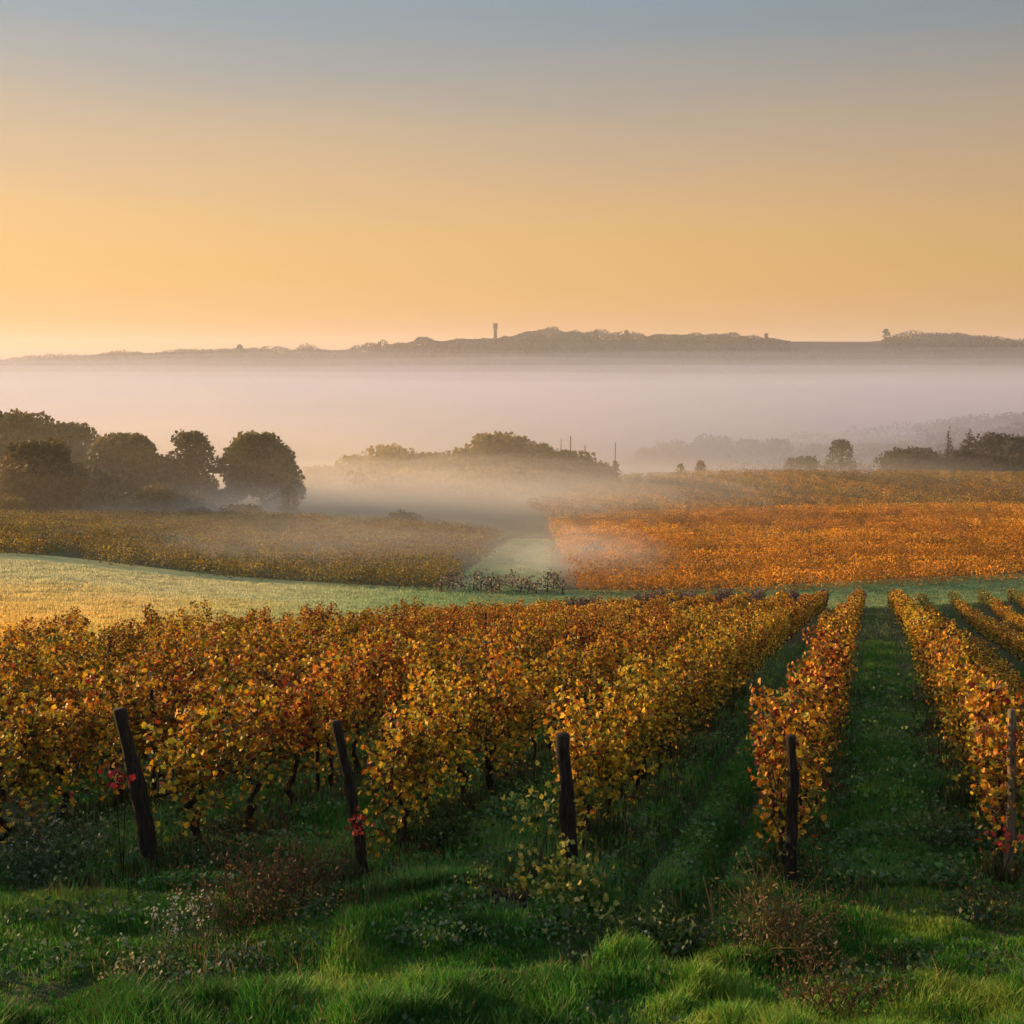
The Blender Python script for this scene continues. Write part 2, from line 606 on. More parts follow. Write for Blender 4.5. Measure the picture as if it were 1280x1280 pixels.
def ridge_z(X, Y):
    crest = np.interp(X * RY / 3000.0, sx, sz) - 0
    t = np.clip((Y - 2380) / (RY - 2380), 0, 1)
    rise = np.sin(t * math.pi / 2) ** 1.1
    back = np.clip((Y - RY) / 1300, 0, 1)
    return -75 + (crest + 75) * rise - back ** 1.5 * 40 + 3 * (fbm(X, Y, 160, 4) - 0.5) * rise


HZ = ridge_z(HX, HY)
V = np.stack([HX.ravel(), HY.ravel(), HZ.ravel()], 1)
tag(link('far_hill', mesh_data('far_hill', V, [grid_faces(200, 60)], [M_hill], smooth=True)), kind='structure')


# ------------------------------------------------------------------ leaf makers
def rand_rot(n, r, tilt=1.0):
    """random orthonormal frames (n,3,3); tilt<1 keeps leaf blades hanging"""
    a = r.normal(size=(n, 3)); a /= np.linalg.norm(a, axis=1)[:, None]
    b = r.normal(size=(n, 3))
    b -= (a * b).sum(1)[:, None] * a
    b /= np.linalg.norm(b, axis=1)[:, None]
    c = np.cross(a, b)
    return a, b, c


LEAF_L = np.array([(0, 0, 0), (0, 1.05, -.08), (-.22, .72, .10), (-.52, .70, .16), (-.42, .40, .15), (-.56, .12, .14), (-.28, -.12, .08)])
LEAF_R = LEAF_L * np.array([-1, 1, 1])


def leaves_mesh(C, size, r, col, droop=0.5):
    """lobed folded leaves at centres C. returns V, faces(7-gons), tint per face"""
    n = len(C)
    a, b, c = rand_rot(n, r)
    b[:, 2] -= droop; b /= np.linalg.norm(b, axis=1)[:, None]
    a = np.cross(b, c); a /= np.linalg.norm(a, axis=1)[:, None]
    c = np.cross(a, b)
    S = np.asarray(size).reshape(-1, 1, 1) * np.ones((n, 1, 1))
    def put(L):
        return C[:, None] + S * (L[None, :, 0:1] * a[:, None] + (L[None, :, 1:2] - .45) * b[:, None] + L[None, :, 2:3] * c[:, None])
    V = np.concatenate([put(LEAF_L), put(LEAF_R)], 1).reshape(-1, 3)
    k = len(LEAF_L)
    i = np.arange(n)[:, None] * 2 * k
    f1 = i + np.arange(k)[None]
    f2 = i + k + np.arange(k)[None, ::-1]
    f = np.stack([f1, f2], 1).reshape(-1, k)
    return V, f, np.repeat(col, 2, axis=0)


def quads_mesh(C, size, r, col, flat=None, asp=0.75):
    n = len(C)
    a, b, c = rand_rot(n, r)
    s = np.asarray(size).reshape(-1, 1) * np.ones((n, 1))
    fold = 0.25
    V = np.stack([C - s * a * asp, C - s * b + fold * s * c, C + s * a * asp, C + s * b + fold * s * c], 1).reshape(-1, 3)
    f = (np.arange(n)[:, None] * 4 + np.arange(4)[None])
    return V, f, col


# leaf colours (base colours of autumn vine leaves)
PAL = np.array([(0.32, 0.27, 0.022), (0.70, 0.42, 0.022), (0.62, 0.28, 0.014), (0.38, 0.12, 0.012), (0.19, 0.05, 0.012), (0.30, 0.018, 0.014), (0.085, 0.10, 0.016), (0.12, 0.06, 0.02)])
#                yellow-green        gold               orange              rust                 brown                red                  green               dry


def leaf_cols(n, r, wts):
    wts = np.asarray(wts, float); wts /= wts.sum()
    c = PAL[r.choice(len(PAL), n, p=wts)]
    c = c * (0.55 + 0.75 * r.random((n, 1)))
    return c * (0.9 + 0.2 * r.random((n, 3)))


def vine_parts(seed, h=1.5, n_leaf=330, lo=0.45, width=0.16, L=1.15, near=True, wts=(3, 4.5, 4.5, 3, 1.2, .35, 1.2, .8), low_green=0.6):
    r = np.random.default_rng(seed)
    # trunk, arms and canes
    mb = MB()
    zc = 0.60 + 0.08 * r.random()
    b0 = np.array([r.normal() * .02, r.normal() * .05, -0.12])
    pts = [b0]
    for t in np.linspace(0.2, 1, 6):
        pts.append(np.array([r.normal() * .025, r.normal() * .035, -0.12 + (zc + .12) * t]))
    mb.tube(pts, np.linspace(.034, .022, len(pts)) * (0.9 + .4 * r.random()), k=7, seed=seed, rough=.25)
    top = pts[-1]
    shoots = []
    for sgn in (-1, 1):
        arm = [top]
        for t in (0.35, 0.7, 1.0):
            arm.append(top + np.array([r.normal() * .02, sgn * t * L * .5, .04 * t + r.normal() * .02]))
        mb.tube(arm, np.linspace(.022, .011, 4), k=5)
        for t in np.linspace(.12, 1, 5):
            q = top + np.array([0, sgn * t * L * .5, .04 * t])
            hh = h * (0.74 + .38 * r.random())
            lean = np.array([r.normal() * .10, r.normal() * .10, 0])
            e = np.array([q[0], q[1], hh]) + lean
            m1 = q * .6 + e * .4 + np.array([r.normal() * .05, r.normal() * .05, 0])
            m2 = q * .25 + e * .75 + np.array([r.normal() * .06, r.normal() * .06, 0])
            mb.tube([q, m1, m2, e], [.006, .005, .004, .002], k=4, cap=False)
            shoots.append((q, m1, m2, e))
    tr = mb.data('vine_trunk', M_bark)
    # leaves gathered round the shoots
    si = r.integers(0, len(shoots), n_leaf)
    S = np.array(shoots)[si]
    t = r.beta(1.25, 1.0, n_leaf)
    seg = t * 3
    i0 = np.minimum(seg.astype(int), 2)
    fr = (seg - i0)[:, None]
    base = S[np.arange(n_leaf), i0] * (1 - fr) + S[np.arange(n_leaf), i0 + 1] * fr
    env = width * (0.55 + 0.6 * np.sin(np.clip(t, 0, 1) * math.pi) ** .7)
    ang = r.random(n_leaf) * 2 * math.pi
    rad = env * np.sqrt(r.random(n_leaf))
    C = base + np.stack([np.cos(ang) * rad, np.sin(ang) * rad * .7, r.normal(size=n_leaf) * .05], 1)
    nl = int(n_leaf * .19)          # a few hanging lower down
    C[:nl, 2] = lo - .26 + .62 * r.random(nl) ** .7
    C[:, 2] = np.maximum(C[:, 2], lo - .3)
    col = leaf_cols(n_leaf, r, wts)
    g = r.random(n_leaf) < low_green * np.clip((1.12 - C[:, 2]) / .6, 0, 1)
    col[g] = PAL[r.choice([0, 6, 6, 0, 1], g.sum())] * (0.45 + .6 * r.random((g.sum(), 1)))
    size = (.034 + .027 * r.random(n_leaf)) if near else (.06 + .035 * r.random(n_leaf))
    V, f, tc_ = leaves_mesh(C, size, r, col) if near else quads_mesh(C, size * .8, r, col)
    return tr, (V, f, tc_)


W_MIX = (2.8, 4.6, 4.2, 2.8, 2.8, .22, 2.6, 2.4)
W_GOLD = (4.2, 6.5, 4, 1.6, 1.8, .1, 2.8, 1.6)
W_RUST = (1.8, 2.8, 4.2, 4.4, 3.8, .5, 2, 2.8)
VAR = []
for i in range(14):
    wts = (W_GOLD, W_MIX, W_RUST)[i % 3]
    tr, (V, f, tc_) = vine_parts(100 + i, h=1.46 + .12 * math.sin(i * 1.7), n_leaf=1250, wts=wts)
    VAR.append((tr, mesh_data('vine_leaves', V, [f], [M_leaf], tint=tc_), i % 3))
FARVAR = []
for i in range(8):
    wts = (W_GOLD, W_MIX, W_RUST)[i % 3]
    tr, pk = vine_parts(300 + i, h=1.5, n_leaf=560, wts=wts, near=False)
    nv = len(tr.vertices); co = np.empty(nv * 3, np.float32); tr.vertices.foreach_get('co', co)
    FARVAR.append((pk, i % 3))

# ------------------------------------------------------------------ near vines
spots = []
for k, w in ROWS.items():
    y = row_start(k) + (.85 if k <= 2 else .6)
    ye = row_end_Y(w)
    while y < ye:
        x = w + y * TA
        if x > -.44 * y - 6.5 and x < .46 * y + 1.5:
            spots.append((k, x, y))
        y += 1.05 * CA
spots = [(k, x + rng.normal() * .03, y + rng.normal() * .05, math.hypot(x, y), (x > -.44 * y - .7 and x < .44 * y + .7)) for k, x, y in spots]
vis = sorted([s for s in spots if s[4]], key=lambda s: s[3])
near_v, rest_v = vis[:300], vis[300:] + [s for s in spots if not s[4]]
ROWTXT = {
    0: 'in the row behind the thick leaning post',
    1: 'in the row behind the thin leaning post',
    2: 'in the row behind the stout post left of the ruts',
    3: 'in the row between the ruts and the wide grass lane',
    4: 'in the row along the right of the wide grass lane',
}
ORD = ('first', 'second', 'third', 'fourth', 'fifth', 'sixth', 'seventh', 'eighth', 'ninth', 'tenth')


def row_label(k):
    if k in ROWTXT: return ROWTXT[k]
    if k < 0:
        return 'in the %s row left of the thick leaning post' % ORD[-k - 1]
    return 'in the %s row right of the pale sunlit post' % ORD[k - 5]


FRONT = {
    0: 'yellow green grapevine nearest the thick dark post that leans left',
    1: 'gold and brown grapevine standing against the thin leaning dark post',
    2: 'bright yellow grapevine beside the stout dark post left of the ruts',
    3: 'orange grapevine wrapped round the narrow grey post of the middle row',
    4: 'gold grapevine with red lower leaves round the pale sunlit post',
}
seen_front = set()
ROWC = {k: rng.integers(0, 3) for k in ROWS}
for k, x, y, d, _ in near_v:
    want = int(ROWC[k]) if rng.random() < .6 else int(rng.integers(0, 3))
    pick = [i for i in range(len(VAR)) if VAR[i][2] == want]
    tr, lv, kind = VAR[int(rng.choice(pick))]
    e = bpy.data.objects.new('grapevine', None)
    COL.objects.link(e)
    e.empty_display_size = .2
    e.location = (x, y, float(ground(np.array(x), np.array(y))))
    e.rotation_euler = (rng.normal() * .04, rng.normal() * .04, -R(16.4) + (math.pi if rng.random() < .5 else 0) + rng.normal() * .08)
    s = .93 + .16 * rng.random()
    e.scale = (s * (.9 + .25 * rng.random()) * (.85 if y > 28 else 1), s * 1.14, s * (1 - .25 * float(sstep(12, 55, y))) * (.76 if k >= 5 else 1))
    if k in FRONT and k not in seen_front:
        seen_front.add(k)
        tag(e, FRONT[k], 'grapevine', 'grapevines of the near vineyard')
    else:
        tag(e, 'autumn grapevine ' + row_label(k), 'grapevine', 'grapevines ' + row_label(k))
    link('trunk', tr, e)
    link('foliage', lv, e)

Vs, Fs, Ts, n0 = [], [], [], 0
for k, x, y, d, _ in rest_v:
    (V, f, tc_), kind = FARVAR[int(rng.integers(0, len(FARVAR)))]
    a = -R(16.4) + (math.pi if rng.random() < .5 else 0)
    s = .93 + .16 * rng.random()
    c_, s_ = math.cos(a), math.sin(a)
    V = V * np.array([.85, 1, 1])
    Vr = np.stack([V[:, 0] * c_ - V[:, 1] * s_, V[:, 0] * s_ + V[:, 1] * c_, V[:, 2] * (1 - .25 * float(sstep(12, 55, y))) * (.76 if k >= 5 else 1)], 1) * s + np.array([x, y, float(hbase(x, y))])
    Vs.append(Vr); Fs.append(f + n0); n0 += len(Vr); tv = tc_ * (.85 + .3 * rng.random())
    if (y > 60) and row_end_Y(ROWS[k]) - y < 7 + 5 * rng.random():      # left row ends: shade and mist put into the leaf colour; right ones olive green
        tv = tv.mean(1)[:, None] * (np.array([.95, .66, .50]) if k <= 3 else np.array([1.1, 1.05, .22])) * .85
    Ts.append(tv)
# dark stems of those vines
mb = MB()
for k, x, y, d, _ in rest_v:
    z = float(hbase(x, y))
    mb.tube([(x, y, z - .1), (x + rng.normal() * .03, y + rng.normal() * .04, z + .6)], [.035, .025], k=5)
Vt = np.concatenate(mb.V); Qt = np.concatenate(mb.Q); Ct = np.array(mb.C)
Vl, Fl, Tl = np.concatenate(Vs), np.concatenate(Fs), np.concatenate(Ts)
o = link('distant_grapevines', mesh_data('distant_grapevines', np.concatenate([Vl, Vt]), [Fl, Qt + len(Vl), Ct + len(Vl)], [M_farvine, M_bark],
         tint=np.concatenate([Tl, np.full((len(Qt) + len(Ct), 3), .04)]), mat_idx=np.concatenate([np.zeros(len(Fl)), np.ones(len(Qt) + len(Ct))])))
tag(o, 'mass of autumn grapevines filling the far end of the near rows', 'grapevines', kind='stuff')
print('vines', len(near_v), len(rest_v))

# red leaved sprays low on the near vines
def spray(px, py, Y, n, cols, label, cat='shoot', rad=.13, name='vine_shoot', size=.05, group=None, stalk=True):
    x, y, z = P(px, py, Y)
    r = np.random.default_rng(int(px * 7 + py))
    g = float(ground(np.array(x), np.array(y)))
    e = bpy.data.objects.new(name, None); COL.objects.link(e); e.location = (x, y, g)
    tag(e, label, cat, group)
    H = max(z - g, .1)
    mb = MB()
    for j in range(2):
        a = r.normal(size=2) * rad * .6
        mb.tube([(0, 0, -.05), (a[0] * .5, a[1] * .5, H * .5), (a[0], a[1], H)], [.006, .005, .002], k=5)
    link('stem', mb.data('stem', M_bark), e)
    C = r.normal(size=(n, 3)) * np.array([rad, rad, rad * .8]) * .75 + np.array([0, 0, H])
    C[:, 2] = np.maximum(C[:, 2], .03)
    col = cols[r.integers(0, len(cols), n)] * (.75 + .5 * r.random((n, 1)))
    V, f, t_ = leaves_mesh(C, size * (.8 + .5 * r.random(n)), r, col)
    link('leaves', mesh_data('leaves', V, [f], [M_weed], tint=t_), e)
    return e


RED = np.array([(.45, .03, .02), (.30, .02, .02), (.5, .06, .03)])
YG = np.array([(.16, .18, .03), (.28, .26, .04), (.10, .14, .03), (.4, .3, .05)])
spray(148, 972, 11.2, 16, RED, 'scarlet leaved vine shoot beside the thick leaning post', rad=.09)
spray(447, 1032, 11.1, 20, RED * .5, 'dark crimson vine shoot low on the thin leaning post', rad=.13)
spray(1250, 1045, 10.9, 22, RED * .8, 'dark red vine shoot low on the pale sunlit post', rad=.14)
spray(700, 1105, 10.4, 330, YG, 'bushy yellow green vine sucker at the foot of the stout post', cat='sucker', rad=.27, name='vine_sucker', size=.045)
spray(668, 1012, 11.0, 60, YG, 'sparse yellow green shoot hanging just left of the stout post', rad=.20, size=.05)


# ------------------------------------------------------------------ trellis posts
def post(px, py, tx, ty, width, label, mat, seed, Y=None, name='trellis_post', group='end posts of the near vine rows'):
    x, y = post_base(px, py)
    y = Y or y
    g = float(ground(np.array(x), np.array(y)))
    X1, _, Z1 = P(tx, ty, y)
    r = np.random.default_rng(seed)
    n = 9
    pts = []
    for i, t in enumerate(np.linspace(0, 1, n)):
        b = math.sin(t * math.pi) * .02
        pts.append(((X1 - x) * t + r.normal() * .006 + b, r.normal() * .006 - .04 * t, (Z1 - g) * t))
    pts[0] = (-(X1 - x) * .15, 0, -.2)
    mb = MB()
    rad = np.linspace(width * .56, width * .44, n) * (1 + .08 * r.normal(size=n))
    rr = np.concatenate([rad, [rad[-1] * .8]])
    pts.append((pts[-1][0] * 1.005, pts[-1][1], pts[-1][2] + .015))
    mb.tube(pts, rr, k=10, seed=seed, rough=.1)
    o = link(name, mb.data(name, mat, smooth=True), loc=(x, y, g))
    return tag(o, label, 'post', group)


post(190, 1090, 151, 886, .155, 'thick dark wooden post leaning to the left at a vine row end', M_post, 1)
post(455, 1098, 420, 901, .10, 'thin dark wooden post leaning left at a vine row end', M_post, 2)
post(712, 1088, 702, 917, .14, 'stout dark upright post left of the rutted lane', M_post, 3)
post(987, 1116, 989, 920, .105, 'weathered grey post at the front of the narrow middle row', M_post, 4)
post(1259, 1110, 1262, 887, .085, 'straight pale post with a sunlit edge at the right row end', M_postpale, 5)


def stake(k, Y, label, h=1.35, rad=.028, seed=0):
    w = ROWS[k]
    x = w + Y * TA
    g = float(ground(np.array(x), np.array(Y)))
    r = np.random.default_rng(seed)
    a = r.normal(size=2) * .05
    mb = MB()
    mb.tube([(0, 0, -.2), (a[0] * .5, a[1] * .5, h * .5), (a[0], a[1], h)], [rad, rad * .95, rad * .9], k=7, seed=seed, rough=.1)
    return tag(link('vine_stake', mb.data('vine_stake', M_post), loc=(x, Y, g)), label, 'stake', 'thin stakes standing among the near vines')


sn = 0
for k in range(-3, 6):
    for j, Y in enumerate((15.2, 21, 27.5, 35)):
        x = ROWS[k] + Y * TA
        if abs(x) < .41 * Y and Y < row_end_Y(ROWS[k]) and (k < 2 or j < 2):
            sn += 1
            stake(k, Y, '%s thin dark stake %s' % (('front', 'second', 'third', 'fourth')[j], row_label(k)), seed=sn)

# ------------------------------------------------------------------ far vineyard blocks (thousands of vines each: stuff)
def inside(poly, X, Y):
    poly = np.asarray(poly)
    c = np.zeros(X.shape, bool)
    j = len(poly) - 1
    for i in range(len(poly)):
        xi, yi = poly[i]; xj, yj = poly[j]
        c ^= ((yi > Y) != (yj > Y)) & (X < (xj - xi) * (Y - yi) / (yj - yi + 1e-12) + xi)
        j = i
    return c


def vine_block(name, poly, az, spacing, per_m, size, wts, label, seed, h=1.35, colfun=None, gap=.20):
    r = np.random.default_rng(seed)
    poly = np.array(poly, float)
    ca, sa = math.cos(R(az)), math.sin(R(az))
    s_ = poly[:, 0] * ca - poly[:, 1] * sa       # across
    t_ = poly[:, 0] * sa + poly[:, 1] * ca       # along
    Cs, Rw = [], []
    for w in np.arange(s_.min(), s_.max(), spacing):
        L = t_.max() - t_.min()
        n = int(L * per_m)
        t = t_.min() + r.random(n) * L
        a = w + r.normal(size=n) * .17 + .12 * np.sin(t * .7 + w)
        z = .08 + (h - .08) * r.beta(1.3, 1.05, n) + .12 * (noise(t, t * 0 + w, .9, seed) - .5)
        X = a * ca + t * sa; Y = -a * sa + t * ca
        m = inside(poly, X + 2.4 * (noise(X, Y, 3, seed + 4) - .5) + r.normal(size=n) * .4, Y + 1.2 * (noise(X, Y, 4, seed + 6) - .5))
        if gap: m &= noise(X, Y, 4, seed + 9) > gap
        Cs.append(np.stack([X[m], Y[m], z[m]], 1))
        Rw.append(((.66 + .6 * r.random()) * (.55 + .9 * noise(t, t * 0 + w, 1.15, seed + 2)) * (.7 + .6 * fbm(t, t * 0 + w, 7, seed + 3)))[m])
    C = np.concatenate(Cs)
    C[:, 2] += hbase(C[:, 0], C[:, 1])
    col = leaf_cols(len(C), r, wts)
    if colfun is not None: col = colfun(C, col)
    col = .5 * col + .5 * col.mean(0)
    col = col * np.concatenate(Rw)[:, None]
    V, f, t4 = quads_mesh(C, size * (.7 + .6 * r.random(len(C))), r, col)
    o = link(name, mesh_data(name, V, [f], [M_farvine], tint=t4))
    print(name, len(C))
    return tag(o, label, 'vineyard', kind='stuff')


def band_mix(C, col):
    d = (np.clip((24 - C[:, 0]) / 20, 0, 1) * np.clip((118 - C[:, 1]) / 16, 0, 1))[:, None]   # browner and darker towards the near left corner
    col = col * (1 - d * np.array([.42, .5, .2]))
    n = np.clip((fbm(C[:, 0] * .5, C[:, 1] * 1.6, 16, 31)[:, None] - .3) * 2.5, 0, 1)
    return col * 1.28 * (.62 + .62 * n) * (np.array([1, .78, .9]) * (1 - n) + np.array([1.05, 1.16, 1]) * n)


def green_mix(C, col):
    g = (fbm(C[:, 0], C[:, 1], 20, 77) > .50) | (fbm(C[:, 0], C[:, 1], 5, 78) > .62)
    c = col.copy()
    c[g] = c[g].mean(1)[:, None] * np.array([1.05, .88, .22])
    c = c + .35 * (col - c)
    return c


def olive(C, col):
    r = np.random.default_rng(4)
    g = r.random(len(C)) < .25 + .7 * fbm(C[:, 0], C[:, 1] * 2, 12, 55)
    c = col * .95
    c[g] = c[g].mean(1)[:, None] * np.array([.95, .86, .2])
    return c


W_OR = (.6, 3, 6, 4.5, 1.5, .5, .2, .5)
vine_block('vineyard_block', [XYp(722, 88), XYp(900, 90.5), XYp(1090, 92), XYp(1200, 96), XYp(1300, 100.5), XYp(1420, 113), XYp(1420, 168), XYp(1280, 178), XYp(1090, 172), XYp(900, 162), XYp(690, 150), XYp(704, 118), XYp(716, 102)],
           78, 2.0, 88, .085, W_OR, 'bright orange block of vines on the far side of the grass track', 41, colfun=band_mix)
vine_block('vineyard_block', [XYp(690, 152), XYp(900, 164), XYp(1090, 174), XYp(1280, 180), XYp(1420, 170), XYp(1420, 240), XYp(1280, 237), XYp(1090, 234), XYp(900, 233), XYp(770, 234), XYp(715, 205), XYp(655, 178)],
           -28, 3.8, 52, .13, (1, 3, 4, 4, 2, .7, 1, 1), 'duller russet and green vines climbing to the crest of the far field', 42, colfun=green_mix)
vine_block('vineyard_block', [XYp(-160, 96.5), XYp(0, 96.5), XYp(150, 95.5), XYp(300, 94.5), XYp(450, 91.5), XYp(552, 90), XYp(580, 103), XYp(606, 118), XYp(628, 132), XYp(560, 140), XYp(300, 142), XYp(0, 138), XYp(-160, 138)],
           84, 2.0, 80, .085, (3, 2.5, 2, 2, 2, .1, 3, 1.5), 'olive and brown block of vines beyond the pale meadow', 43, colfun=olive)
# the little clump of vine row ends standing in the mist beside the pale track
for j, px in enumerate((552, 566, 577, 592, 601, 614, 624, 640, 651, 662, 670, 684, 692, 703)):
    x, y = XYp(px, 88.6 + ((j * 7) % 5) * .9)
    r = np.random.default_rng(900 + j)
    n = 200
    n = int(60 + 90 * r.random())
    C = np.stack([r.normal(size=n) * .3, r.normal(size=n) * .9, .1 + (.7 + .6 * r.random()) * r.beta(1.3, 1.1, n)], 1)
    col = leaf_cols(n, r, (.5, 1, 1.5, 3, 3, .5, 1, 2))
    col = col.mean(1)[:, None] * np.array([1.05, .78, .62])
    V, f, t4 = quads_mesh(C, .10, r, col)
    e = bpy.data.objects.new('grapevine', None); COL.objects.link(e); e.location = (x, y, float(hbase(x, y)))
    tag(e, 'dim brown vine in the misty clump at the foot of the pale track', 'grapevine', 'vines in the mist at the foot of the pale track')
    mb = MB(); mb.tube([(0, 0, -.1), (.02, .02, .7)], [.05, .03], k=6)
    link('trunk', mb.data('trunk', M_bark), e)
    link('foliage', mesh_data('foliage', V, [f], [M_farvine], tint=t4), e)


# ------------------------------------------------------------------ trees
def tree(px, top, wpx, Y, label, pal, seed, base=None, kind='round', n=2600, leaf=None, dense=1.9, group=None, name='broadleaf_tree', cat='tree', lobes=None, low=.05):
    r = np.random.default_rng(seed)
    n = int(n * dense)
    X, _, Zt = P(px, top, Y)
    x, y = X, Y
    g = float(hbase(x, y)) if base is None else P(px, base, Y)[2]
    g = min(g, float(hbase(x, y)) + .0) if base is None else float(hbase(x, y))
    H = Zt - g
    Rr = wpx / F * Y * .5 * 1.04
    e = bpy.data.objects.new(name, None); COL.objects.link(e); e.location = (x, y, g)
    tag(e, label, cat, group)
    mb = MB()
    tw = max(.08, H * .03)
    lean = r.normal(size=2) * .02 * H
    mb.tube([(0, 0, -.4), (lean[0] * .3, lean[1] * .3, H * .25), (lean[0], lean[1], H * .6), (lean[0] * 1.3, lean[1] * 1.3, H * .88)], [tw, tw * .8, tw * .45, tw * .12], k=8, seed=seed, rough=.1)
    L = []
    if kind == 'conifer':
        for t in np.linspace(.12, .98, 14):
            rad = Rr * (1.02 - t) ** .8 + .1
            for a in r.random(5) * 6.28:
                L.append((math.cos(a) * rad * .55, math.sin(a) * rad * .55, H * t, rad * .5, H * .05))
    else:
        nlobe = lobes or 34
        for i in range(nlobe):
            t = low + (1 - low) * ((i + .5) / nlobe)
            prof = math.sin(min(.97, (t - low) / (1 - low) * .62 + .33) * math.pi) ** .6 * (.88 + .24 * r.random())
            a = i * 2.4 + r.random()
            d = Rr * prof * (.35 + .5 * r.random())
            lr = Rr * (.20 + .22 * r.random())
            zz = H * t
            zz = min(zz, H - lr * .75)
            L.append((math.cos(a) * d, math.sin(a) * d, max(zz, lr * .5), lr, lr * .85))
        L.append((r.normal() * Rr * .12, 0, H - Rr * .22, Rr * .3, Rr * .24))
        for i in range(0, len(L), 3):
            c = L[i]
            mb.tube([(lean[0] * .5, lean[1] * .5, H * .3 + .3 * (c[2] - H * .3)), (c[0] * .5, c[1] * .5, c[2] * .8), (c[0], c[1], c[2])], [tw * .4, tw * .25, tw * .08], k=5)
    link('trunk', mb.data('trunk', M_trunk), e)
    L = np.array(L)
    wts = L[:, 3] ** 2; wts /= wts.sum()
    i = r.choice(len(L), n, p=wts)
    d = r.normal(size=(n, 3)); d /= np.linalg.norm(d, axis=1)[:, None]
    rad = .45 + .62 * r.random(n) ** .6
    stray = r.random(n) < .07
    rad[stray] *= 1.06 + .14 * r.random(stray.sum())
    C = L[i, :3] + d * np.stack([L[i, 3], L[i, 3], L[i, 4]], 1) * rad[:, None]
    C[:, 2] = np.maximum(C[:, 2], .15)
    pal = np.asarray(pal)
    lob = r.random(len(L))
    col = pal[(np.clip(lob[i] * len(pal) + r.normal(size=n) * .5, 0, len(pal) - 1e-3)).astype(int)] * (.75 + .5 * r.random((n, 1)))
    V, f, t4 = quads_mesh(C, (leaf or Rr * .062) * (.6 + .8 * r.random(n)), r, col)
    link('crown', mesh_data('crown', V, [f], [M_crown], tint=t4), e)
    return e


DK = [(.06, .065, .014), (.085, .08, .017), (.11, .09, .02), (.13, .095, .022)]
OL = [(.09, .09, .016), (.13, .115, .02), (.17, .13, .022), (.18, .11, .02)]
AU = [(.15, .115, .02), (.22, .135, .022), (.28, .15, .025), (.24, .2, .03)]
GY_ = [(.045, .05, .03), (.06, .062, .035), (.08, .075, .04)]
GL = 'trees in the group at the left edge'
tree(22, 518, 118, 178, 'tallest dark tree at the back of the left group, topped with small spires', DK, 1, n=4200, group=GL)
tree(88, 530, 92, 182, 'rounded dark tree behind, just right of the tallest left tree', DK, 2, n=3000, group=GL)
tree(-60, 540, 120, 165, 'dark tree cut by the left edge of the picture', DK, 13, n=3000, group=GL)
tree(48, 553, 106, 150, 'broad olive tree standing in front of the left group', [(.07, .062, .012), (.095, .075, .014), (.12, .085, .016)], 3, n=4200, group=GL)
tree(160, 545, 112, 166, 'wide dark tree in the middle of the left group', DK, 4, n=4000, group=GL)
tree(240, 540, 68, 169, 'narrower tree with a pointed top at the right of the left group', DK, 5, n=2800, group=GL)
tree(326, 544, 98, 172, 'round tree standing apart in the mist right of the left group', DK + OL[:2], 6, n=4000, low=.16)
tree(12, 622, 46, 142, 'small yellow green tree at the foot of the broad olive tree', OL, 7, n=900, name='small_tree')
tree(195, 608, 70, 156, 'low olive bush beneath the wide dark tree', OL, 8, n=1300, name='bush', cat='bush', low=.02)
tree(120, 615, 80, 158, 'low dark bush filling the gap between the left trees', DK, 9, n=1300, name='bush', cat='bush', low=.02)
tree(303, 634, 52, 152, 'round grey bush in the mist below the lone round tree', GY_, 10, n=900, name='bush', cat='bush', low=.02)
tree(360, 607, 30, 160, 'slim pale tree in the mist right of the round grey bush', OL, 11, n=700, name='small_tree', low=.1)
tree(246, 645, 40, 150, 'small grey bush in the mist left of the round grey bush', GY_, 12, n=600, name='bush', cat='bush', low=.02)
tree(506, 652, 50, 150, 'low wide bush alone in the mist beside the olive vines', GY_, 14, n=800, name='bush', cat='bush', low=.02)
for px, top, w_, Y, lab in ((112, 575, 74, 172, 'dark rounded tree closing the gap behind the left bushes'), (206, 572, 70, 174, 'olive tree closing the gap beside the narrow pointed tree'), (70, 612, 70, 153, 'low dark bush at the foot of the broad olive tree'), (160, 628, 60, 154, 'olive bush in front of the wide dark tree'),
                            (228, 618, 56, 160, 'dark bush under the narrow pointed tree'), (275, 612, 46, 168, 'misty bush filling the gap before the lone round tree')):
    tree(px, top, w_, Y, lab, DK + OL[:1], px, n=900, name='bush', cat='bush', low=.02)
GC = 'trees of the thicket in the middle distance'
tree(405, 584, 84, 250, 'faint tree at the left end of the misty thicket', AU, 20, n=900, group=GC)
tree(448, 570, 70, 235, 'russet tree near the left end of the misty thicket', AU, 21, n=900, group=GC)
tree(490, 558, 90, 226, 'yellow green domed tree left in the misty thicket', AU, 22, n=1400, group=GC)
tree(537, 567, 76, 228, 'low tree between the two domes of the misty thicket', OL, 23, n=1200, group=GC)
tree(580, 562, 72, 224, 'olive tree just left of the tallest thicket tree', OL, 24, n=1200, group=GC)
tree(624, 544, 104, 222, 'tallest tree of the misty thicket with a yellow green dome', OL + AU[:1], 25, n=2200, group=GC)
tree(670, 556, 78, 220, 'brown tree right of the tallest thicket tree', OL, 26, n=1400, group=GC)
tree(708, 564, 84, 219, 'low brown tree below the thin poles', DK + OL[:1], 27, n=1200, group=GC)
tree(746, 579, 58, 218, 'last low dark bush at the right end of the misty thicket', DK, 28, n=1000, group=GC)
tree(610, 592, 120, 208, 'wide low scrub in front of the tallest thicket tree', OL, 29, n=1600, name='bush', cat='bush', low=.02)
tree(500, 596, 110, 212, 'wide low scrub in front of the domed thicket tree', AU, 30, n=1400, name='bush', cat='bush', low=.02)
GR = 'trees just beyond the crest of the far field'
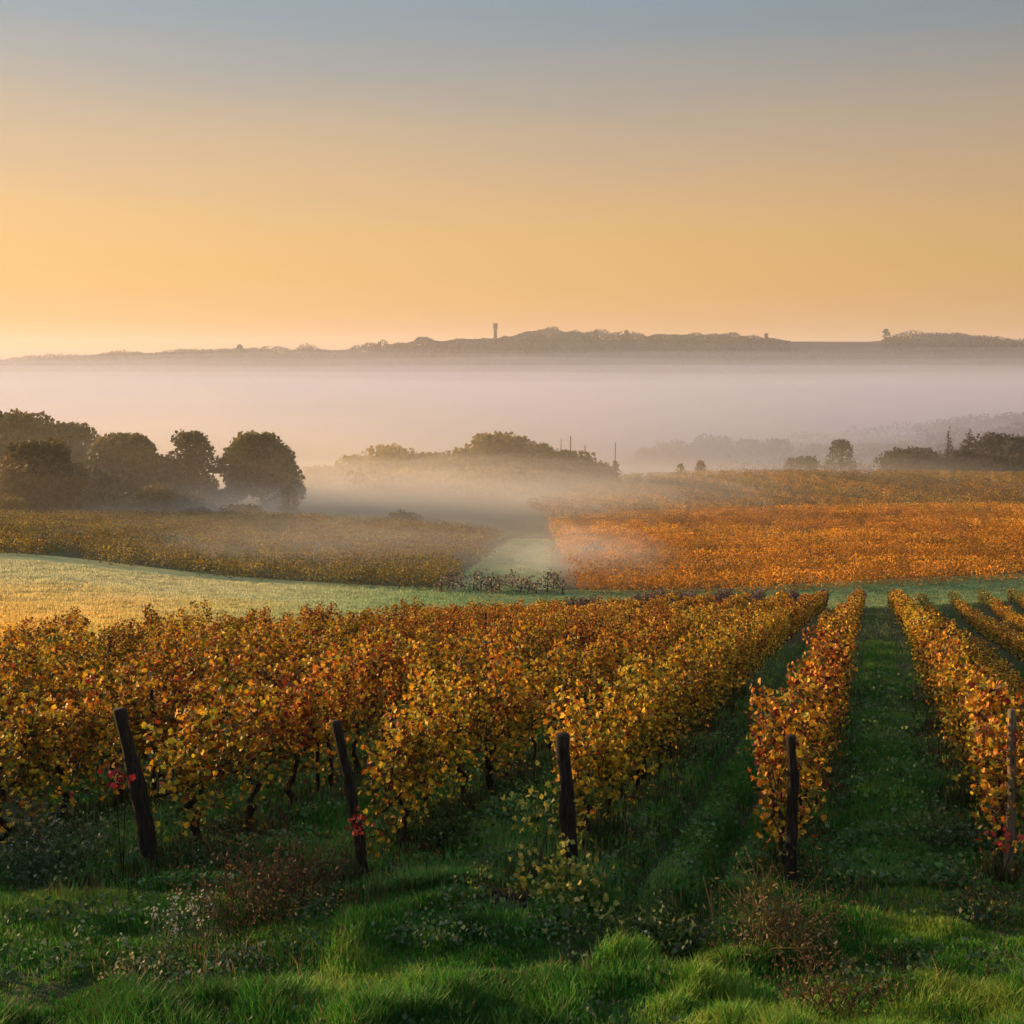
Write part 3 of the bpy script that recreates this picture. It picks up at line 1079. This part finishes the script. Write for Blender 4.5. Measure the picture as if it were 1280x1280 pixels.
HZP = [(.035, .042, .028), (.05, .052, .03), (.065, .06, .035)]
tree(990, 572, 24, 287, 'small pointed tree, first of the dark trees on the crest', HZP, 40, n=600, group=GR)
tree(1010, 571, 40, 278, 'low round tree beside the small pointed tree on the crest', HZP, 41, n=800, group=GR)
tree(1052, 550, 46, 440, 'taller pale round tree standing alone on the crest', HZP, 42, n=1100, group=GR)
tree(1128, 562, 62, 278, 'left half of the broad dark tree clump on the crest', HZP, 43, n=1300, group=GR)
tree(1150, 560, 48, 283, 'right half of the broad dark tree clump on the crest', HZP, 44, n=1100, group=GR)
tree(1174, 571, 30, 274, 'small bush between the broad clump and the next round tree', HZP, 45, n=600, group=GR)
tree(1206, 563, 48, 278, 'round tree below the two dark conifers', HZP, 46, n=1100, group=GR)
tree(1187, 531, 20, 430, 'narrow dark conifer rising above the right hand trees', HZP, 47, n=900, kind='conifer', name='conifer_tree', group=GR)
tree(1212, 535, 38, 425, 'broad dark conifer beside the narrow one', HZP, 48, n=1100, name='conifer_tree', kind='conifer', group=GR)
tree(1245, 542, 64, 410, 'hazy tree right of the broad dark conifer', HZP, 49, n=1200, group=GR)
tree(1275, 546, 60, 400, 'hazy tree cut by the right edge of the picture', HZP, 50, n=1200, group=GR)
tree(1235, 568, 60, 287, 'low dark bush at the right end of the crest', HZP, 51, n=900, group=GR)
for j, (px, top, wpx, Y, lab) in enumerate([(808, 560, 46, 670, 'first faint tree from the left on the misty slope'), (842, 552, 60, 670, 'second faint tree on the misty slope, above the two tiny crest shrubs'), (893, 546, 80, 680, 'widest faint tree on the misty slope'),
                                        (940, 550, 60, 670, 'faint tree between the widest faint one and the crest trees'), (972, 548, 44, 650, 'faint tree behind the small pointed tree on the crest'), (1100, 556, 60, 670, 'faint tree behind the broad dark clump'), (1020, 556, 50, 660, 'faint tree behind the pale round tree')]):
    tree(px, top, wpx, Y, lab, HZP, 60 + j, n=800, group='faint trees on the misty slope')
tree(876, 576, 15, 236, 'tiny dark shrub on the crest line, the right one of two', DK, 80, n=160, name='shrub', cat='shrub', leaf=.2)
tree(851, 580, 12, 236, 'tiny dark shrub on the crest line, the left one of two', DK, 81, n=140, name='shrub', cat='shrub', leaf=.2)

# thin poles standing at the right end of the thicket
for j, (px, top, bot, Y, lab, rad) in enumerate([(701, 549, 590, 222, 'leftmost and faintest of the thin poles above the thicket', .07), (713, 545, 592, 222, 'tallest thin pole above the thicket', .11),
                                             (731, 557, 592, 222, 'shorter pole right of the tallest pole', .12), (769, 553, 588, 226, 'lone pole with a bush at its foot, right of the thicket', .09)]):
    X, _, Zt = P(px, top, Y)
    g = float(hbase(X, Y))
    mb = MB()
    mb.tube([(0, 0, -.3), (.02, 0, (Zt - g) * .5), (.05, 0, Zt - g)], [rad, rad * .9, rad * .7], k=8)
    tag(link('wooden_pole', mb.data('wooden_pole', M_post), loc=(X, Y, g)), lab, 'pole', 'thin poles by the thicket')
tree(769, 576, 12, 225, 'small dark bush at the foot of the lone pole', DK, 82, n=160, name='bush', cat='bush', leaf=.2)

# ridge woods: far off and seen as one mass
r = np.random.default_rng(77)
n = 110000
X = (r.random(n) - .5) * 3600
Yr = 2500 + 640 * r.random(n) ** .7
pxr = 640 + F * X / Yr
bare = (pxr > 985) & (pxr < 1098) & (Yr > 2750)
low = fbm(X, Yr, 60, 91)
keep = ~bare & (low > .30)
X, Yr, low = X[keep], Yr[keep], low[keep]
n = len(X)
hgt = 1.5 + 15 * noise(X, Yr * .04, 17, 12) ** 2 + 9 * noise(X, Yr * .05, 44, 13) ** 2 + 10 * (fbm(X, Yr, 110, 14) - .35)
hgt = hgt * np.where(pxr[keep] < 1040, np.clip((985 - pxr[keep]) / 40, .1, 1), np.clip((pxr[keep] - 1096) / 9, .1, 1))
Z = ridge_z(X, Yr) + hgt * r.random(n) ** .6
C = np.stack([X, Yr, Z], 1)
col = np.array(HZP)[r.integers(0, 3, n)] * (.7 + .6 * r.random((n, 1)))
V, f, t4 = quads_mesh(C, 1.9 * (.6 + .8 * r.random(n)), r, col)
tag(link('far_woods', mesh_data('far_woods', V, [f], [M_crown], tint=t4)), 'distant dark woods along the top of the far ridge', 'woods', kind='stuff')
for j, (px, top, wpx, lab) in enumerate([(1108, 411, 15, 'round tree standing highest at the right end of the bare ridge'), (745, 413, 11, 'pointed tree on the ridge just right of the highest wood'), (783, 413, 14, 'round tree on the ridge, second right of the highest wood'),
                                     (300, 431, 16, 'round tree clump on the left part of the ridge'), (958, 417, 12, 'tree on the ridge at the left end of the bare stretch'), (472, 431, 12, 'small tree on the ridge left of the tower'), (1196, 416, 16, 'low tree on the ridge at the right of the picture')]):
    tree(px, top, wpx, 2960, lab, DK, 120 + j, n=700, leaf=2.2, name='ridge_tree', group='single trees along the far ridge', low=.02)

# woods on the misty slope at the right: one mass
r = np.random.default_rng(78)
n = 60000
Yh = 470 + 330 * r.random(n)
X = Yh * uof(860 + 560 * r.random(n) ** .55)
k = fbm(X, Yh, 40, 93) > .42
X, Yh = X[k], Yh[k]
Z = hbase(X, Yh) + (2 + 9 * noise(X, Yh, 9, 15)) * r.random(len(X)) ** .6
col = np.array(HZP)[r.integers(0, 3, len(X))] * (.7 + .6 * r.random((len(X), 1)))
V, f, t4 = quads_mesh(np.stack([X, Yh, Z], 1), .8 * (.6 + .8 * r.random(len(X))), r, col)
tag(link('hillside_woods', mesh_data('hillside_woods', V, [f], [M_crown], tint=t4)), 'blue grey woods on the misty slope at the right edge', 'woods', kind='stuff')

# tower on the ridge
X, _, Zt = P(619, 404, 2980)
g = float(ridge_z(np.array(X), np.array(2980.0)))
H = Zt - g
e = bpy.data.objects.new('water_tower', None); COL.objects.link(e); e.location = (X, 2980, g)
tag(e, 'pale square topped tower standing above the woods on the far ridge', 'tower')
mb = MB(); mb.tube([(0, 0, -5), (0, 0, H * .62), (0, 0, H * .70)], [4.6, 4.2, 5.6], k=20)
link('shaft', mb.data('shaft', M_tower, smooth=False), e)
mb = MB(); mb.tube([(0, 0, H * .70 + .01), (0, 0, H * .93), (0, 0, H * .96), (0, 0, H)], [5.9, 5.9, 6.3, 6.3], k=20)
link('tank', mb.data('tank', M_tower, smooth=False), e)


# ------------------------------------------------------------------ grass
def grass(name, n, sampler, hmin, hmax, wid, label, seed, pal, dens=None, bend=.34, colfun=None):
    r = np.random.default_rng(seed)
    X, Y = sampler(r, n)
    if dens is not None:
        k = r.random(len(X)) < dens(X, Y)
        X, Y = X[k], Y[k]
    n = len(X)
    cl = fbm(X, Y, .8, seed + 3)
    hgt = (hmin + (hmax - hmin) * np.clip((cl - .25) * 1.8, 0, 1)) * (.55 + .6 * r.random(n))
    if name == 'grass' and Y.max() < 13:
        hgt = hgt * (1 - .62 * sstep(8.0, 11.0, Y + 1.6 * (fbm(X, Y, 1.5, 72) - .5))) * (.30 + 1.0 * fbm(X, Y, 1.7, 71) + .75 * np.clip(noise(X, Y, .33, 73) * 2 - 1, 0, 1) - .12 * (noise(X, Y, .21, 74) > .7))
    z = ground(X, Y) - .01
    th = noise(X, Y, .5, seed + 5) * 6.28 * 1.5 + r.normal(size=n) * 1.6
    bx, by = np.cos(th), np.sin(th)
    bd = (bend * (.3 + r.random(n)))[:, None] * hgt[:, None]
    side = np.stack([-by, bx, np.zeros(n)], 1) * (wid * (.6 + .8 * r.random(n)))[:, None]
    d = np.stack([bx, by, np.zeros(n)], 1)
    b = np.stack([X, Y, z], 1)
    up = np.array([0, 0, 1.0])
    m = b + d * bd * .28 + up * (hgt * .6)[:, None]
    t = b + d * bd + up * (hgt * (.95 - .25 * r.random(n)))[:, None]
    V = np.stack([b - side, b + side, m + side * .8, m - side * .8, t], 1).reshape(-1, 3)
    i = np.arange(n) * 5
    q = np.stack([i, i + 1, i + 2, i + 3], 1)
    tr = np.stack([i + 3, i + 2, i + 4], 1)
    pal = np.asarray(pal)
    dry = r.random(n) < .07
    cidx = np.clip((fbm(X, Y, 1.3, seed + 8) - .5) * 2.0 + (noise(X, Y, .3, seed + 9) - .5) * .55 + .45 + r.normal(size=n) * .18, 0, .999)
    col = pal[(cidx * len(pal)).astype(int)] * (.7 + .6 * r.random((n, 1)))
    col[dry] = col[dry].mean(1)[:, None] * np.array([1.9, 1.35, .5])
    if colfun is not None: col = colfun(X, Y, col)
    o = link(name, mesh_data(name, V, [q, tr], [M_grass], tint=np.concatenate([col, col])))
    print(name, n)
    return tag(o, label, 'grass', kind='stuff')


WS = np.array(sorted(ROWS.values()))


def rowdist(X, Y):
    w = X - Y * TA
    return np.min(np.abs(w[:, None] - WS[None]), axis=1)


def rutness(X, Y):
    w = X - Y * TA
    a = 0
    mid = .5 * (PW[2] + PW[3])
    for off in (-.38, .34):
        a = np.maximum(a, np.exp(-((w - mid - off) / .17) ** 2))
    return a


def head_s(r, n):
    Y = 6.6 + 5.6 * r.random(n)
    X = (r.random(n) - .5) * 2 * (.45 * Y + .6)
    return X, Y


def head_d(X, Y):
    c = fbm(X, Y, .7, 61)
    hx, _, _ = P(625, 1150, 10.1)
    mound = np.exp(-(((X - hx) / .55) ** 2 + ((Y - 10.2) / .42) ** 2))
    return np.clip(.38 + 2.0 * (c - .28), 0, 1) * (1 - .9 * rutness(X, Y) * sstep(8.2, 9.2, Y)) * (1 - .95 * mound) * (1 - .6 * sstep(10.2, 11.6, Y))


GP = [(.03, .115, .012), (.05, .19, .018), (.078, .25, .024), (.14, .29, .03), (.20, .30, .035)]
grass('grass', 340000, head_s, .06, .36, .0040, 'thick dark green grass on the headland in front of the rows', 51, GP, head_d)


def lane_s(r, n):
    Y = 10.8 + 30 * r.random(n) ** 1.5
    X = -.40 * Y + (.84 * Y) * r.random(n) ** .7
    return X, Y


def lane_d(X, Y):
    d = rowdist(X, Y)
    c = fbm(X, Y, .6, 62)
    lane = sstep(.35, .75, d) * .9 + .18
    return np.clip(lane * (.3 + 1.5 * (c - .2)), 0, 1) * (1 - .85 * rutness(X, Y))


grass('grass', 480000, lane_s, .07, .26, .0065, 'green grass and weeds along the lanes between the near rows', 52, [(.05, .18, .022), (.075, .23, .03), (.11, .27, .04), (.15, .28, .055)], lane_d)


def far_s(r, n):
    Y = 38 + 52 * r.random(n)
    X = Y * (.02 + .42 * r.random(n))
    return X, Y


def far_d(X, Y):
    w = X - Y * TA
    return sstep(.3, .7, rowdist(X, Y)) * .9 * (w > -12)


grass('grass', 120000, far_s, .08, .2, .02, 'cool green grass on the lanes towards the far row ends', 53, [(.08, .15, .05), (.11, .18, .07), (.14, .21, .09)], far_d)


# meadow stalks
def mead_s(r, n):
    px = -60 + 670 * r.random(n)
    Y = 30 + 62 * r.random(n)
    return uof(px) * Y * 1.01, Y


def mead_d(X, Y):
    px = 640 + F * X / (Y * 1.01)
    ny = np.interp(px, [-60, 0, 150, 300, 450, 560, 620], [28, 31, 35, 42, 51, 64, 68])
    return np.clip((Y - ny) / 2, 0, 1) * .9 * np.clip((600 - px) / 170, 0, 1)


def mead_c(X, Y, col):
    # dry grass near the left vines has the low sun's gold put into its colour, pale dewy green towards the middle field
    t = np.clip((Y - 50 - 24 * (fbm(X, Y, 14, 17) - .5) + .8 * np.maximum(X + 22, 0)) / 28, 0, 1)[:, None]
    lum = col.mean(1)[:, None]
    m = np.clip((X + 19) / 14, 0, 1)[:, None]
    return lum * ((1 - m) * ((1 - t) * np.array([2.6, 1.65, .30]) + t * np.array([1.75, 1.7, .95])) + m * np.array([.85, 1.3, .6]))


grass('meadow_grass', 260000, mead_s, .14, .34, .024, 'pale dewy grass of the sunlit meadow at the left', 54, [(.30, .34, .15), (.38, .38, .15), (.48, .40, .12), (.55, .40, .09)], mead_d, colfun=mead_c)


# dewy grass of the tracks
def track_s(r, n):
    px = 430 + 920 * r.random(n)
    lo = np.interp(px, [430, 560, 700, 900, 1090, 1200, 1290, 1400], [48, 62, 68, 74, 79, 83, 86, 92])
    hi = np.interp(px, [430, 560, 700, 900, 1090, 1200, 1290, 1400], [92, 90, 91.5, 95.5, 98, 101.5, 105, 112])
    Y = lo + (hi - lo) * r.random(n)
    m = n // 4
    Y[:m] = 88 + 45 * r.random(m)
    a = np.interp(Y[:m], [88, 100, 112, 124, 134], [545, 575, 600, 625, 642])
    b = np.interp(Y[:m], [88, 134], [702, 684])
    px[:m] = a + (b - a) * r.random(m) + r.normal(size=m) * 3
    kk = (r.random(n) < np.clip((px - 430) / 170, 0, 1))
    return (uof(px) * Y * 1.01)[kk], Y[kk]


grass('meadow_grass', 150000, track_s, .10, .26, .024, 'dewy mint green grass of the tracks between the vineyard blocks', 57, [(.15, .26, .11), (.19, .30, .13), (.24, .34, .17), (.26, .32, .13)])

# leaves fallen under the vines
r = np.random.default_rng(58)
X, Y = under_s(r, 26000) if False else (lambda k_, y_: (WS[k_] + y_ * TA + r.normal(size=26000) * .38, y_))(r.integers(0, len(WS), 26000), 10.6 + 18 * r.random(26000))
kk = (np.abs(X) < .43 * Y)
X, Y = X[kk], Y[kk]
C = np.stack([X, Y, ground(X, Y) + .015 + .05 * r.random(len(X))], 1)
V, f, t4 = quads_mesh(C, .035, r, leaf_cols(len(C), r, (1, 2, 3, 4, 5, .3, .2, 4)))
V.reshape(-1, 4, 3)[:, :, 2] = C[:, None, 2] + (V.reshape(-1, 4, 3)[:, :, 2] - C[:, None, 2]) * .35
tag(link('fallen_leaves', mesh_data('fallen_leaves', V, [f], [M_farvine], tint=t4)), 'brown and gold leaves fallen on the ground under the vines', 'leaves', kind='stuff')

# ------------------------------------------------------------------ weeds of the headland
def weed(px, py, label, hgt, rad, n, cols, size, name='weed', cat='weed', flowers=0, fcol=(.34, .34, .27), stems=9, group=None, spiky=False):
    x, y = post_base(px, py)
    g = float(ground(np.array(x), np.array(y)))
    r = np.random.default_rng(int(px * 13 + py))
    e = bpy.data.objects.new(name, None); COL.objects.link(e); e.location = (x, y, g)
    tag(e, label, cat, group)
    mb = MB()
    C, T = [], []
    for j in range(stems):
        a = r.normal(size=2) * rad * .55
        h = hgt * (.6 + .5 * r.random())
        b = r.normal(size=2) * rad * .35
        p0, p1, p2 = np.array([b[0], b[1], -.03]), np.array([b[0] + a[0] * .4, b[1] + a[1] * .4, h * .55]), np.array([b[0] + a[0], b[1] + a[1], h])
        mb.tube([p0, p1, p2], [.004, .0035, .002], k=5)
        m = n // stems
        t = r.random(m)[:, None] ** .8
        pt = p0 * (1 - t) ** 2 + 2 * p1 * t * (1 - t) + p2 * t ** 2
        C.append(pt + r.normal(size=(m, 3)) * np.array([.05, .05, .02]) * (rad / .25))
        T.append(p2)
    cols = np.asarray(cols)
    stm = noise_stem(cols.mean(0))
    link('stem', mb.data('stem', stm), e)
    C = np.concatenate(C); C[:, 2] = np.maximum(C[:, 2], .01)
    col = cols[r.integers(0, len(cols), len(C))] * (.7 + .6 * r.random((len(C), 1)))
    V, f, t4 = quads_mesh(C, size * (.6 + .8 * r.random(len(C))), r, col, asp=.35 if spiky else .55)
    link('leaves', mesh_data('leaves', V, [f], [M_weed], tint=t4), e)
    if flowers:
        T = np.array(T)
        m = flowers
        C = T[r.integers(0, len(T), m)] + r.normal(size=(m, 3)) * np.array([.035, .035, .025])
        col = np.tile(np.array(fcol), (m, 1)) * (.7 + .5 * r.random((m, 1)))
        V, f, t4 = quads_mesh(C, .011 * (.7 + .8 * r.random(m)), r, col, asp=.9)
        link('blossoms', mesh_data('blossoms', V, [f], [M_weed], tint=t4), e)
    return e


_stm = {}


def noise_stem(c):
    k = tuple(np.round(c, 2))
    if k not in _stm:
        c = np.array(c)
        _stm[k] = noise_mat('weed_stem', tuple(c * .5), tuple(c * .9), 20)
    return _stm[k]


DRY = [(.07, .035, .018), (.11, .055, .022), (.05, .03, .015), (.15, .08, .03)]
DRYG = [(.10, .075, .025), (.13, .10, .03), (.06, .06, .02), (.09, .045, .02)]
GRN = [(.03, .06, .014), (.045, .085, .018), (.06, .10, .022)]
PALE = [(.10, .13, .06), (.16, .18, .10), (.07, .10, .04)]
weed(335, 1155, 'large rusty brown dried weed clump left of the thin leaning post', .66, .62, 1900, DRY, .021, spiky=True, stems=80)
weed(385, 1120, 'smaller brown dried weed just behind the large rusty one', .55, .4, 700, DRY, .02, spiky=True, stems=40)
weed(975, 1205, 'tall yellow brown dried weed clump in front of the grey middle post', .62, .55, 1700, DRYG, .02, spiky=True, stems=75)
weed(1030, 1265, 'dark brown dried weed at the bottom right of the tall dried clump', .42, .32, 640, DRY, .02, spiky=True, stems=18)
weed(200, 1205, 'pale flowering weed in the grass at lower left', .38, .2, 200, PALE, .018, flowers=90, stems=12)
weed(150, 1230, 'low pale yellow flowering weed near the bottom left corner', .16, .14, 110, PALE, .016, flowers=70, fcol=(.38, .31, .17), stems=9)
weed(255, 1175, 'upright whitish flowering weed beside the rusty dried clump', .36, .12, 120, PALE, .016, flowers=60, stems=8)
weed(295, 1212, 'broad leaved weed with white flecks in front of the rusty clump', .2, .18, 190, GRN + [(.2, .22, .16)], .026, flowers=30, stems=12)
weed(70, 1095, 'large grey green weed thicket left of the thick leaning post', .55, .6, 1900, PALE + GRN, .022, flowers=90, fcol=(.25, .26, .2), stems=70)
weed(125, 1075, 'tall grassy green weed close to the thick leaning post', .5, .3, 700, PALE + GRN, .02, spiky=True, stems=18)
weed(260, 1085, 'low dark leafy weed between the two leaning posts', .26, .42, 800, GRN, .026, flowers=14, stems=18)
weed(550, 1060, 'dark leafy weeds under the vines between thin and stout post', .34, .5, 900, GRN, .028, stems=22)
weed(610, 1135, 'small yellow flowered weed beside the heap of turned soil', .22, .12, 80, GRN, .02, flowers=40, fcol=(.5, .42, .06), stems=6)
weed(855, 1165, 'leafy green weed between the ruts near the soil lane', .24, .38, 700, GRN, .028, stems=18)
weed(800, 1180, 'dark leafy weed cluster left of the rutted lane mouth', .26, .42, 800, GRN, .03, flowers=10, stems=18)
weed(1190, 1060, 'grey green leafy weed under the right row beside the grass lane', .45, .42, 1000, GRN + PALE, .024, stems=22)
weed(1240, 1150, 'brownish weed in front of the pale sunlit post', .34, .4, 700, DRYG + GRN, .022, stems=18)
weed(1130, 1215, 'low brown patch of dead weed in the right hand grass', .16, .22, 160, DRYG, .018, spiky=True, stems=14)

# low leafy weeds covering the lanes
r = np.random.default_rng(56)
X, Y = lane_s(r, 150000)
kk = (r.random(len(X)) < np.clip(3 * (fbm(X, Y, .45, 66) - .36), 0, 1) * (1 - .9 * rutness(X, Y)) * sstep(.2, .5, rowdist(X, Y))) & (Y < 30)
X, Y = X[kk], Y[kk]
C = np.stack([X, Y, ground(X, Y) + .01 + .13 * r.random(len(X)) * np.clip(2 * fbm(X, Y, .45, 66), 0, 1.4)], 1)
gp = np.array([(.05, .15, .025), (.075, .19, .035), (.10, .21, .05), (.14, .21, .10)])
col = gp[r.integers(0, 4, len(X))] * (.6 + .7 * r.random((len(X), 1)))
V, f, t4 = quads_mesh(C, (.012 + .0012 * Y) * (.6 + .8 * r.random(len(X))), r, col)
tag(link('lane_weeds', mesh_data('lane_weeds', V, [f], [M_farvine], tint=t4)), 'low leafy green weeds carpeting the lanes between the rows', 'weeds', kind='stuff')

def rough_d(X, Y):
    return np.clip(3.2 * (fbm(X, Y, .8, 81) - .5), 0, 1)


grass('undergrowth', 13000, head_s, .12, .36, .0035, 'dry stalks and seed stems standing in the headland grass', 59,
      [(.16, .12, .05), (.22, .17, .07), (.10, .10, .03), (.13, .075, .03)], rough_d, bend=.3)
r = np.random.default_rng(60)
X, Y = head_s(r, 60000)
kk = r.random(len(X)) < np.clip(4 * (fbm(X, Y, .55, 83) - .54), 0, 1)
X, Y = X[kk], Y[kk]
C = np.stack([X, Y, ground(X, Y) + .04 + .16 * r.random(len(X))], 1)
gp = np.array([(.03, .09, .018), (.05, .12, .03), (.07, .12, .05), (.09, .12, .08)])
V, f, t4 = quads_mesh(C, .021 * (.6 + .8 * r.random(len(X))), r, gp[r.integers(0, 4, len(X))] * (.6 + .7 * r.random((len(X), 1))))
tag(link('headland_weeds', mesh_data('headland_weeds', V, [f], [M_farvine], tint=t4)), 'patches of dark broad leaved weeds among the headland grass', 'weeds', kind='stuff')

# rank weeds under the vines, too dense to count
def under_s(r, n):
    Y = 10.9 + 16 * r.random(n) ** 1.3
    k = WS[r.integers(0, len(WS), n)]
    return k + Y * TA + r.normal(size=n) * .26, Y


def under_d(X, Y):
    return ((X > -.43 * Y) & (X < .43 * Y)) * np.clip(2.2 * (fbm(X, Y, .55, 64) - .28), 0, 1)


grass('undergrowth', 170000, under_s, .08, .34, .008, 'rank dark weeds and stalks growing under the near vines', 55,
      [(.03, .05, .013), (.045, .06, .018), (.05, .085, .018), (.08, .075, .025), (.07, .045, .02)], under_d)

# small clods in the turned soil
x, y, _ = P(625, 1150, 10.1)
r = np.random.default_rng(5)
Vs, Fs, n0 = [], [], 0
for j in range(120):
    s = .015 + .035 * r.random()
    V = np.array([(1, 0, 0), (0, 1, 0), (-1, 0, 0), (0, -1, 0), (0, 0, .8), (0, 0, -.8)]) * s * (.6 + .8 * r.random((6, 3)))
    cx, cy = x + r.normal() * .36, 10.15 + r.normal() * .26
    V += np.array([cx, cy, float(ground(np.array(cx), np.array(cy))) + s * .3])
    F_ = np.array([(0, 1, 4), (1, 2, 4), (2, 3, 4), (3, 0, 4), (1, 0, 5), (2, 1, 5), (3, 2, 5), (0, 3, 5)])
    Vs.append(V); Fs.append(F_ + n0); n0 += 6
tag(link('soil_clods', mesh_data('soil_clods', np.concatenate(Vs), [np.concatenate(Fs)], [M_soil])), 'dark clods of turned soil heaped in the grass', 'soil', kind='stuff')

# ------------------------------------------------------------------ haze and fog
def box(name, x0, x1, y0, y1, z0, z1, mat):
    V = [(x, y, z) for z in (z0, z1) for y in (y0, y1) for x in (x0, x1)]
    Fq = [(0, 2, 3, 1), (4, 5, 7, 6), (0, 1, 5, 4), (2, 6, 7, 3), (0, 4, 6, 2), (1, 3, 7, 5)]
    return tag(link(name, mesh_data(name, V, [np.array(Fq)], [mat])), 'thin morning air', 'haze', kind='stuff')


hz = box('haze', -4600, 4600, -80, 6600, -150, 110, vol_mat('haze_air', (.98, .95, .96), 1.1e-4, .25))
hz['label'] = 'thin pale morning haze filling the whole valley'


def fog_layer(name, x0, x1, y0, y1, topfun, bot, mat, nx, ny, label):
    xs, ys = np.linspace(x0, x1, nx), np.linspace(y0, y1, ny)
    X, Y = np.meshgrid(xs, ys)
    Z = np.maximum(topfun(X, Y), bot + .05)
    n = nx * ny
    V = np.concatenate([np.stack([X.ravel(), Y.ravel(), Z.ravel()], 1), np.stack([X.ravel(), Y.ravel(), np.full(n, bot)], 1)])
    q = grid_faces(nx, ny)
    qs = [q, q[:, ::-1] + n]
    b = list(range(nx)) + [nx * j + nx - 1 for j in range(1, ny)] + [nx * (ny - 1) + i for i in range(nx - 2, -1, -1)] + [nx * j for j in range(ny - 2, 0, -1)]
    b = np.array(b); b2 = np.roll(b, -1)
    qs.append(np.stack([b, b + n, b2 + n, b2], 1))
    o = link(name, mesh_data(name, V, qs, [mat], smooth=False))
    return tag(o, label, 'fog', kind='stuff')


def sea(top, start, full, amp, seed, drop=0):
    def f(X, Y):
        t = sstep(start, full, Y + 160 * (fbm(X, Y, 300, seed) - .5))
        return -90 + (top - drop * sstep(900, 2700, Y) + 90 + amp * 2.2 * (fbm(X * .7, Y, 330, seed + 1) - .5) * 2) * t
    return f


FOGC = (.57, .605, .76)
MISTC = (.99, .955, .94)
for j, (top, st, full, amp, dens, drop, lab) in enumerate([
        (33, 1000, 2600, 4, .00010, 0, 'faintest topmost veil of the fog bank before the ridge'),
        (23, 900, 2500, 4, .00016, 0, 'second faint veil of the fog bank before the ridge'),
        (13, 800, 2400, 4, .00026, 0, 'thin high veil of the fog bank before the ridge'),
        (3, 700, 2200, 4, .00034, 0, 'thin middle veil of the fog bank before the ridge'),
        (-7, 520, 1700, 3, .00045, 3, 'upper veil of the fog bank filling the valley'),
        (-15, 400, 1000, 3, .0008, 9, 'pale upper body of the fog bank filling the valley'),
        (-21, 310, 700, 3, .0020, 18, 'pale lower body of the fog bank filling the valley'),
        (-27, 300, 520, 3, .0042, 28, 'dense floor of the fog bank filling the valley')]):
    fog_layer('fog', -3000 - j, 3000 + j, st - 20, 2900 - 12 * j, sea(top, st, full, amp, 1 + 4 * j, drop), -95 - j * .5, vol_mat('fog_air', FOGC, dens, .25), 70, 60, lab)


def mist(px, Y, dz, rx, ry, rz, dens, seed, label, lobes=0.35, vcol=MISTC):
    X = uof(px) * Y
    g = float(hbase(X, Y))
    nu, nv = 40, 20
    u = np.linspace(0, 2 * math.pi, nu, endpoint=False); v = np.linspace(0.02, math.pi - .02, nv)
    U, Vv = np.meshgrid(u, v)
    d = np.stack([np.cos(U) * np.sin(Vv), np.sin(U) * np.sin(Vv), np.cos(Vv)], -1)
    nn = fbm(np.cos(U) * 2 + 9, np.sin(U) * 2 + Vv * 1.5, 1.0, seed, 3)
    s = 1 + lobes * (nn - .5) * 2
    Pn = d * s[..., None] * np.array([rx, ry, rz]) + np.array([0, 0, dz])
    V = Pn.reshape(-1, 3)
    q = []
    for j in range(nv - 1):
        i = np.arange(nu); i2 = (i + 1) % nu
        q.append(np.stack([j * nu + i, (j + 1) * nu + i, (j + 1) * nu + i2, j * nu + i2], 1))
    n = len(V)
    V = np.concatenate([V, [V[:nu].mean(0)], [V[-nu:].mean(0)]])
    i = np.arange(nu); i2 = (i + 1) % nu
    t1 = np.stack([np.full(nu, n), i, i2], 1)
    b = (nv - 1) * nu
    t2 = np.stack([np.full(nu, n + 1), b + i2, b + i], 1)
    o = link('fog', mesh_data('fog', V, [np.concatenate(q), np.concatenate([t1, t2])], [vol_mat('mist', vcol, dens, .25)]), loc=(X, Y, g))
    return tag(o, label, 'mist', kind='stuff')


def mists(px, Y, dz, rx, ry, rz, shells, seed, label, col=MISTC):
    for s_, d_ in shells:
        mist(px, Y, dz, rx * s_, ry * s_, rz * s_, d_, seed + int(s_ * 10), label, .35, col)


S5 = (1.0, .87, .73, .58, .42)


def sh(t):
    return tuple((q, t * w) for q, w in zip(S5, (.7, .85, 1.0, 1.2, 1.4)))


MC = 'mist'
mists(500, 178, 1.2, 58, 46, 5.2, sh(.0042), 10, 'low mist lying over the hollow between the left trees and thicket')
mists(724, 107, .6, 10, 15, 3.2, sh(.0062), 30, 'wisp of mist drifting over the pale track and vine ends')
mists(570, 222, 1.2, 64, 28, 5.2, sh(.0019), 50, 'mist lying along the foot of the thicket')
mists(390, 112, .6, 30, 22, 3.0, sh(.0030), 70, 'thin mist over the olive vines and meadow edge')
mists(620, 140, .6, 22, 20, 2.6, sh(.0016), 110, 'mist hiding the upper end of the pale track')
mists(290, 160, .8, 20, 9, 3.6, sh(.0075), 130, 'wisp of mist at the foot of the lone round tree and its neighbours')
mists(150, 146, .3, 26, 8, 2.2, sh(.004), 150, 'thin wisp of mist before the left trees')
mists(1010, 262, 0, 60, 14, 5, sh(.0022), 170, 'thin mist on the crest before the right hand trees')
mists(250, 200, 2.0, 130, 108, 17, sh(.0010), 90, 'broad thin veil of mist round the left trees', (.98, .89, .72))
